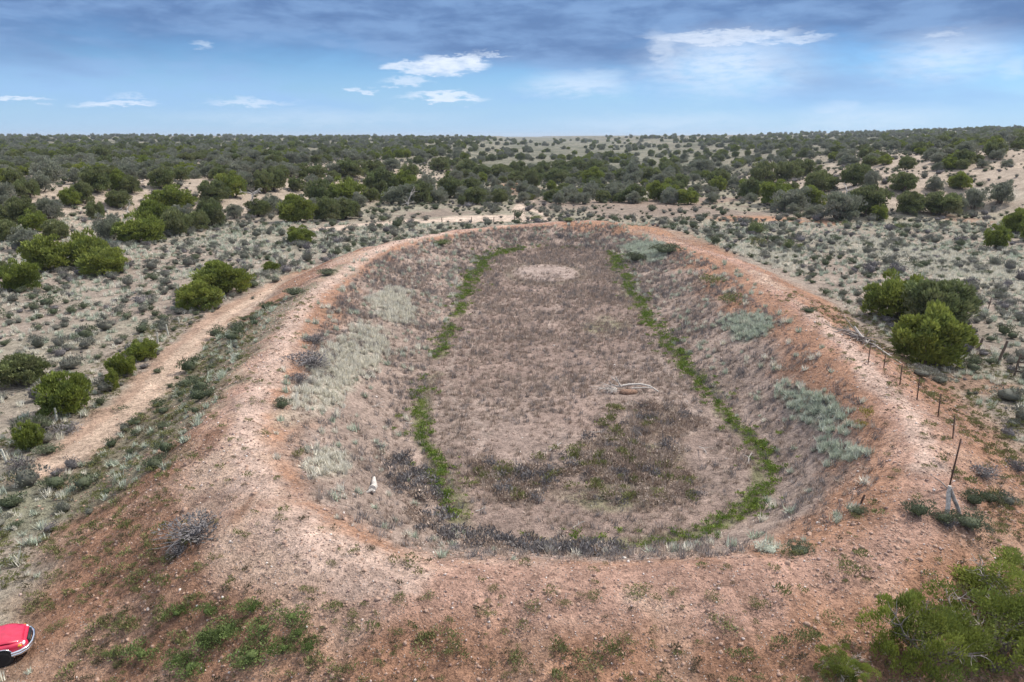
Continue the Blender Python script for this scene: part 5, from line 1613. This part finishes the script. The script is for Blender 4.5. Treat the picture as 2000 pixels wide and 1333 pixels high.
link('branches', with_mats(mesh_from('pile_branches', tubes(lst, 0, 5)), 'deadwood_dark'), e)

sx, sy, sz = rel(SPOT['log'])
e = thing('log', 'short white bleached log lying on the near left inner slope', 'log', (sx, sy, sz + .04), .08)
link('stem', with_mats(mesh_from('log_stem', tubes([(lay([(0, -.1, .20), (.03, .45, .19), (-.06, 1.0, .18), (-.1, 1.5, .18)], sx, sy, sz + .04), [.16, .13, .11, .06])], 0, 8)), 'deadwood'), e)
link('root_fork', with_mats(mesh_from('log_fork', tubes([(np.array([(0, -.05, .14), (-.14, -.2, .10), (-.3, -.24, .05)]), [.08, .06, .02]), (np.array([(.02, -.05, .1), (.1, -.22, .09)]), [.09, .05])], 0, 6)), 'deadwood'), e)

sx, sy, sz = rel(SPOT['stump'])
e = thing('forked_stump', 'two-legged grey forked snag standing among green bushes on the right bank', 'stump', (sx, sy, sz))
link('trunk', with_mats(mesh_from('stump_trunk', tubes([(np.array([(-.04, .3, 1.0), (-.05, .28, .72), (-.08, .15, .35), (-.1, .1, -.1)]), [.06, .08, .075, .085])], 0, 7)), 'deadwood'), e)
link('side_leg', with_mats(mesh_from('stump_leg', tubes([(np.array([(-.02, .28, .92), (.1, .22, .6), (.26, .12, .25), (.36, .05, -.1)]), [.055, .07, .07, .07])], 0, 7)), 'deadwood_dark'), e)
link('dead_twig', with_mats(mesh_from('stump_twig', tubes([(np.array([(-.05, .3, .85), (-.3, .45, 1.1), (-.62, .55, 1.3)]), [.025, .018, .01]), (np.array([(.0, .3, .8), (.2, .4, .9)]), [.02, .012])], 0, 5)), 'deadwood_dark'), e)

for i, (tx, ty, L_, ang, lab) in enumerate(STICKS):
    r_ = np.random.default_rng(700 + i)
    p, rd_ = limb(r_, (-L_ / 2, 0, .06), (1, 0, .05), L_, .03, .35, 5, .35)
    f1 = limb(r_, p[2], (.8, .7, .25), L_ * .4, .018, .4, 4, .3)
    f2 = limb(r_, p[3], (.7, -.7, .2), L_ * .3, .015, .4, 4, .3)
    tag(link('stick', with_mats(mesh_from('stick', tubes([(p, rd_), f1, f2], 0, 5)), 'deadwood'), None, (tx, ty, gz(tx, ty)), (0, 0, ang)), lab, 'stick', 'bleached sticks on the pond floor')


# ------------------------------------------------------------------ fences
def box_parts(lo, hi, mat=0):
    a, b_ = np.array(lo, float), np.array(hi, float)
    v = np.array([(x_, y_, z_) for x_ in (a[0], b_[0]) for y_ in (a[1], b_[1]) for z_ in (a[2], b_[2])])
    return (v, np.array([(0, 1, 3, 2), (4, 6, 7, 5), (0, 4, 5, 1), (2, 3, 7, 6), (0, 2, 6, 4), (1, 5, 7, 3)]), mat, None)


def steel_post(h):
    # T section with studs and an anchor-free foot
    ps = [box_parts((-.026, -.007, -.3), (.026, .009, h)), box_parts((-.008, .012, -.3), (.010, .045, h))]
    zz = .15
    while zz < h - .05:
        ps.append(box_parts((-.012, -.022, zz), (.012, -.010, zz + .02)))
        zz += .16
    return ps


def wood_post(h, rr, seed):
    r_ = np.random.default_rng(seed)
    n_ = 5
    p = np.array([(r_.normal(0, .012), r_.normal(0, .012), -.3 + (h + .3) * k / (n_ - 1)) for k in range(n_)])
    return tubes([(p, [rr * 1.1, rr, rr * 1.02, rr * .96, rr * .86])], 0, 8)


def fence(name, label, key, kind, heights, rr=.06, sub=None):
    pl = [p for i, p in enumerate(POSTS[key]) if sub is None or i in sub]
    x0, y0 = pl[0][:2]; z0 = gz(x0, y0)
    e = thing(name, label, 'fence', (x0, y0, z0))
    tops = []
    for i, (px_, py_, h, lean) in enumerate(pl):
        pz_ = gz(px_, py_)
        me = mesh_from('fence_post', steel_post(h) if kind == 'steel' else wood_post(h, rr, i * 3 + len(key)))
        ang = max(-.3, min(.3, math.atan2(lean, h)))
        o = link('post', with_mats(me, 'post_steel' if kind == 'steel' else ('post_pale' if kind == 'pale' else 'post_wood')), e, (px_ - x0, py_ - y0, pz_ - z0), (0, ang, 0))
        tops.append((px_ - x0, py_ - y0, pz_ - z0, h, ang))
    for fr_ in heights:
        pts_ = []
        for i, (a, b_, c, h, ang) in enumerate(tops):
            pts_.append((a + math.sin(ang) * h * fr_, b_ - .02, c + math.cos(ang) * h * fr_))
            if i < len(tops) - 1:
                a2, b2, c2, h2, g2 = tops[i + 1]
                pts_.append(((a + a2) / 2, (b_ + b2) / 2, max((c + h * fr_ + c2 + h2 * fr_) / 2 - .05, gz(x0 + (a + a2) / 2, y0 + (b_ + b2) / 2) - z0 + .06)))
        link('wire', with_mats(mesh_from('fence_wire', tubes([(np.array(pts_), [.0045] * len(pts_))], 0, 4)), 'wire'), e)
    return e


fence('wire_fence', 'rusty steel post and wire fence along the outer crest of the right bank', 'right_fence', 'steel', (.93, .66, .36))
fence('post_fence', 'old wooden post and wire fence left of the dirt road', 'left_fence', 'pale', (.9, .55), .055)
fence('far_fence', 'wooden post and wire fence in front of the white road behind the pond', 'far_fence', 'wood', (.9, .55), .075)
fence('corner_fence', 'leaning dark wooden corner posts behind the bright round juniper', 'gate', 'wood', (.85, .5), .09, (0, 1, 2))
fence('stake_fence', 'row of dark wooden stakes crossing the flat right of the pond', 'flat_stakes', 'wood', (.85, .5), .08)
LONE = ['dark wooden stake alone on the pale flat beyond the near right juniper clump', 'short thin steel stake behind a small bush on the right bank']
for (px_, py_, h, lean), lab in zip(POSTS['lone'], LONE):
    tag(link('stake', with_mats(mesh_from('stake', wood_post(h, .04, 5)), 'post_wood' if h > .9 else 'post_steel'), None, (px_, py_, gz(px_, py_)), (0, max(-.3, min(.3, math.atan2(lean, h))), 0)), lab, 'stake')

gx_, gy_, gh, gl = POSTS['gate'][3]
e = thing('ranch_gate', 'dark timber rail gate at the right edge below the leaning corner post', 'gate', (gx_, gy_, gz(gx_, gy_)), -.42)
link('gate_post', with_mats(mesh_from('gate_post', wood_post(1.5, .07, 3)), 'post_wood'), e, (0, 0, 0), (0, .12, 0))
link('gate_post', with_mats(mesh_from('gate_post', wood_post(1.5, .08, 4)), 'post_wood'), e, (3.6, 0, 0), (0, -.04, 0))
for k in range(4):
    link('rail', with_mats(mesh_from('gate_rail', [box_parts((.08, -.025, .28 + .32 * k), (3.55, .025, .38 + .32 * k))]), 'post_wood'), e)
link('brace', with_mats(mesh_from('gate_brace', tubes([(np.array([(.15, .05, .3), (1.8, .05, .75), (3.45, .05, 1.25)]), [.03, .03, .03])], 0, 6)), 'post_wood'), e)

# ------------------------------------------------------------------ red pickup, only its nose inside the frame
M['car_red'] = plain_mat('red_car_paint', (0.52, 0.018, 0.060), 0.36, 0.0, 0.14, 5.0, 0.45, 0.5)
M['chrome'] = plain_mat('bright_chrome', (0.80, 0.81, 0.84), 0.16, 1.0, 0.04, 3)
M['glass_dark'] = plain_mat('tinted_window_glass', (0.02, 0.025, 0.03), 0.05, 0, 0.1, 2, 0.3, 0.6)
M['tyre'] = plain_mat('dusty_tyre_rubber', (0.05, 0.045, 0.042), 0.85, 0, 0.3, 9)
M['rim'] = plain_mat('dusty_wheel_rim', (0.40, 0.33, 0.29), 0.45, 0.5, 0.15, 9)
M['lamp_clear'] = plain_mat('headlight_lens', (0.72, 0.74, 0.76), 0.08, 0.0, 0.08, 20, 0.6, 0.7)
M['lamp_amber'] = plain_mat('amber_lens', (0.85, 0.33, 0.02), 0.12, 0.0, 0.08, 20, 0.6, 0.7)
M['black_trim'] = plain_mat('black_plastic', (0.018, 0.018, 0.02), 0.55, 0, 0.2, 10)
M['lamp_red'] = plain_mat('tail_lens', (0.35, 0.01, 0.01), 0.12, 0.0, 0.08, 20, 0.6, 0.7)


def loft(secs, m=28, p=.42):
    """secs: (x, half width, z bottom, z top); boxy rounded rings joined along x"""
    vs = []
    for (x_, hw, zb, zt) in secs:
        for k in range(m):
            t_ = 2 * math.pi * (k + .5) / m
            c_, s_ = math.cos(t_), math.sin(t_)
            vs.append((x_, hw * math.copysign(abs(c_) ** p, c_), (zb + zt) / 2 + (zt - zb) / 2 * math.copysign(abs(s_) ** p, s_)))
    n_ = len(secs)
    f = [(i * m + k, i * m + (k + 1) % m, (i + 1) * m + (k + 1) % m, (i + 1) * m + k) for i in range(n_ - 1) for k in range(m)]
    vs.append((secs[0][0] + .01, 0, (secs[0][2] + secs[0][3]) / 2)); vs.append((secs[-1][0] - .01, 0, (secs[-1][2] + secs[-1][3]) / 2))
    tr = [((k + 1) % m, k, n_ * m) for k in range(m)] + [((n_ - 1) * m + k, (n_ - 1) * m + (k + 1) % m, n_ * m + 1) for k in range(m)]
    v = np.array(vs)
    return [(v, np.array(f), 0, None), (v, np.array(tr), 0, None)]


def smooth(o):
    o.data.polygons.foreach_set('use_smooth', np.ones(len(o.data.polygons), bool))
    return o


def lathe(prof, m=28):
    """profile (radius, y) turned about the y axis"""
    vs = [(r0 * math.cos(2 * math.pi * k / m), y0, r0 * math.sin(2 * math.pi * k / m)) for (r0, y0) in prof for k in range(m)]
    f = [(i * m + k, i * m + (k + 1) % m, (i + 1) * m + (k + 1) % m, (i + 1) * m + k) for i in range(len(prof) - 1) for k in range(m)]
    return (np.array(vs), np.array(f), 0, None)


tx, ty = SPOT['truck'][:2]
TR = thing('pickup_truck', 'red pickup truck with chrome bumper nosing into the bottom left corner', 'pickup truck', (tx, ty, SPOT['truck'][2] + .0), R(27), None, (.66, .66, .66))
body = smooth(link('body', with_mats(mesh_from('truck_body', loft([(-.02, .50, .46, .74), (-.08, .66, .42, .82), (-.2, .77, .40, .89), (-.4, .85, .38, .95), (-.75, .89, .36, 1.0), (-1.3, .91, .36, 1.04), (-1.75, .91, .36, 1.06), (-3.1, .91, .36, 1.04), (-3.18, .91, .36, .78), (-5.0, .90, .40, .76), (-5.1, .86, .44, .74)])), 'car_red'), TR))
# hood panel, slightly crowned, standing proud of the body with a seam round it
hv = []; hf = []
NXH, NYH = 12, 11
for i in range(NXH):
    u_ = i / (NXH - 1); x_ = -.16 - 1.42 * u_
    hw = (.60 + .18 * min(1, u_ * 3.2) ** .7)
    for j in range(NYH):
        v_ = -1 + 2 * j / (NYH - 1)
        zz = .905 + .165 * sm(np.array(min(1, u_ * 1.9)))
        hv.append((x_, hw * v_, float(zz) + .055 * (1 - v_ ** 2) - .02 * abs(v_) ** 6 + (-.05 * (1 - u_ * 6) if u_ < .166 else 0)))
for i in range(NXH - 1):
    for j in range(NYH - 1):
        a = i * NYH + j
        hf.append((a, a + NYH, a + NYH + 1, a + 1))
hood = smooth(link('hood', with_mats(mesh_from('truck_hood', [(np.array(hv), np.array(hf), 0, None)]), 'car_red'), TR))
sd_ = hood.modifiers.new('thickness', 'SOLIDIFY'); sd_.thickness = .03; sd_.offset = 1
cab = smooth(link('cab', with_mats(mesh_from('truck_cab', loft([(-1.62, .80, .95, 1.06), (-1.95, .76, .95, 1.40), (-2.25, .73, .95, 1.66), (-2.5, .72, .95, 1.70), (-2.95, .72, .95, 1.69), (-3.08, .74, .95, 1.55), (-3.16, .78, .95, 1.06)], 28, .3)), 'car_red'), TR))


def quad_panel(name, pts_, mat, parent, th=.012):
    v = np.array(pts_, float)
    o = link(name, with_mats(mesh_from(name, [(v, np.array([(0, 1, 2, 3)]), 0, None)]), mat), parent)
    s_ = o.modifiers.new('thickness', 'SOLIDIFY'); s_.thickness = th; s_.offset = 0
    return o


quad_panel('windshield', [(-1.66, -.68, 1.10), (-1.66, .68, 1.10), (-2.20, .62, 1.63), (-2.20, -.62, 1.63)], 'glass_dark', TR)
quad_panel('rear_window', [(-3.15, .62, 1.14), (-3.15, -.62, 1.14), (-3.06, -.58, 1.58), (-3.06, .58, 1.58)], 'glass_dark', TR)
for sg in (-1, 1):
    quad_panel('side_window', [(-1.98, sg * .795, 1.10), (-2.98, sg * .79, 1.10), (-2.92, sg * .745, 1.58), (-2.30, sg * .745, 1.58)], 'glass_dark', TR)
    d_ = quad_panel('door', [(-1.78, sg * .915, .44), (-3.0, sg * .915, .44), (-3.0, sg * .915, .98), (-1.78, sg * .915, .98)], 'car_red', TR, .02)
    link('handle', with_mats(mesh_from('door_handle', [box_parts((-2.9, sg * .92 - .012, .84), (-2.72, sg * .94 + .012, .88))]), 'chrome'), d_)
    link('mirror', with_mats(mesh_from('side_mirror', loft([(-1.88, .07, 1.08, 1.24), (-1.92, .10, 1.06, 1.26), (-1.99, .10, 1.06, 1.26)], 12)), 'black_trim'), TR, (0, sg * .98, 0))
    # bed side, tall enough to hide the bed floor from below
    link('bed_side', with_mats(mesh_from('bed_side', [box_parts((-5.06, sg * .88 - .035, .70), (-3.2, sg * .88 + .035, 1.04))]), 'car_red'), TR)
    hl_ = smooth(link('headlight', with_mats(mesh_from('headlight', [((ICO3[0] * np.array([.085, .15, .085]) + np.array([-.17, sg * .60, .765])), ICO3[1], 0, None)]), 'lamp_clear'), TR))
    smooth(link('turn_signal', with_mats(mesh_from('turn_signal', [((ICO2[0] * np.array([.11, .055, .075]) + np.array([-.30, sg * .785, .765])), ICO2[1], 0, None)]), 'lamp_amber'), hl_))
    link('tail_light', with_mats(mesh_from('tail_light', [box_parts((-5.12, sg * .78 - .07, .60), (-5.04, sg * .78 + .07, .95))]), 'lamp_red'), TR)
    for wx in (-.98, -4.2):
        wh = link('wheel', None, TR, (wx, sg * .80, .36))
        smooth(link('tyre', with_mats(mesh_from('tyre', [lathe([(.21, -.10), (.30, -.125), (.355, -.10), (.37, -.05), (.37, .05), (.355, .10), (.30, .125), (.21, .10), (.21, -.10)])]), 'tyre'), wh))
        rp = [lathe([(.215, sg * .10), (.20, sg * .115), (.185, sg * .085), (.10, sg * .07), (.06, sg * .10), (.001, sg * .105)])]
        for k in range(5):
            t_ = 2 * math.pi * k / 5
            b_ = box_parts((.05, min(sg * .07, sg * .108), -.032), (.195, max(sg * .07, sg * .108), .032))
            rot_ = np.array([[math.cos(t_), 0, -math.sin(t_)], [0, 1, 0], [math.sin(t_), 0, math.cos(t_)]])
            rp.append((b_[0] @ rot_.T, b_[1], 0, None))
        smooth(link('rim', with_mats(mesh_from('rim', rp), 'rim'), wh))
        # black disc painting the shade of the wheel opening, bright lip round it
        arch = [(np.array([(wx + math.cos(q_) * .44, sg * .885, .38 + math.sin(q_) * .44) for q_ in np.linspace(-.15, math.pi + .15, 15)]), [.028] * 15)]
        smooth(link('arch_trim', with_mats(mesh_from('arch_trim', tubes(arch, 0, 6)), 'chrome'), TR))
        n_ = 20
        ring_ = np.array([(wx + math.cos(q_) * .435, sg * yy, .38 + math.sin(q_) * .435) for yy in (.70, .918) for q_ in np.linspace(0, 2 * math.pi, n_, endpoint=False)] + [(wx, sg * .918, .38)])
        link('wheel_well_shade', with_mats(mesh_from('wheel_well_shade', [(ring_, np.array([(k, (k + 1) % n_, n_ + (k + 1) % n_, n_ + k) for k in range(n_)]), 0, None), (ring_, np.array([(n_ + k, n_ + (k + 1) % n_, 2 * n_) for k in range(n_)]), 0, None)]), 'black_trim'), TR)
bp = np.array([(-.62, -.93, .50), (-.30, -.90, .51), (-.04, -.74, .52), (.10, -.42, .52), (.14, 0, .52), (.10, .42, .52), (-.04, .74, .52), (-.30, .90, .51), (-.62, .93, .50)])
bm_ = []
for dz_, rr_ in ((.06, .075), (-.05, .075)):
    bm_.append((bp + np.array([0, 0, dz_]), [rr_ * .8] + [rr_] * 7 + [rr_ * .8]))
smooth(link('front_bumper', with_mats(mesh_from('front_bumper', tubes(bm_, 0, 10)), 'chrome'), TR))
link('rear_bumper', with_mats(mesh_from('rear_bumper', [box_parts((-5.24, -.86, .42), (-5.10, .86, .58))]), 'chrome'), TR)
link('grille', with_mats(mesh_from('grille', [box_parts((-.05, -.44, .62), (.03, .44, .80))] + [box_parts((.031, -.43, .635 + .04 * k), (.045, .43, .655 + .04 * k)) for k in range(4)]), 'black_trim'), TR)
link('tailgate', with_mats(mesh_from('tailgate', [box_parts((-5.10, -.84, .70), (-5.03, .84, 1.04))]), 'car_red'), TR)
# ------------------------------------------------------------------ thin air haze over the whole plain
hz_m = bpy.data.materials.new('thin_air'); hz_m.use_nodes = True
ht = NT(hz_m.node_tree); ht.n.clear()
ho = ht.node('ShaderNodeOutputMaterial'); hv_ = ht.node('ShaderNodeVolumePrincipled')
hv_.inputs['Color'].default_value = (0.80, 0.88, 1.0, 1)
hv_.inputs['Density'].default_value = HAZE
hv_.inputs['Anisotropy'].default_value = 0.2
ht.l.new(hv_.outputs[0], ho.inputs['Volume'])
ZLO, ZHI = float(Z.min()) - 1.0, max(float(Z.max()) + 9.0, 18.0)
me = mesh_from('haze', [box_parts((gx[0] - 5, gy[0] - 5, ZLO), (gx[-1] + 5, gy[-1] + 5, ZHI))]); me.materials.append(hz_m)
tag(link('haze', me), 'thin bluish air over the plain', 'haze', None, 'stuff')
print('haze', ZLO, ZHI)

bylab = {}
for o in list(COL.objects):
    if o.parent is None and o.get('label') and o.get('kind') is None:
        bylab.setdefault(o['label'], []).append(o)
for L, os_ in bylab.items():
    if len(os_) > 1:
        for o in os_:
            o['group'] = 'alike: ' + L
print('done', len(bpy.data.objects))
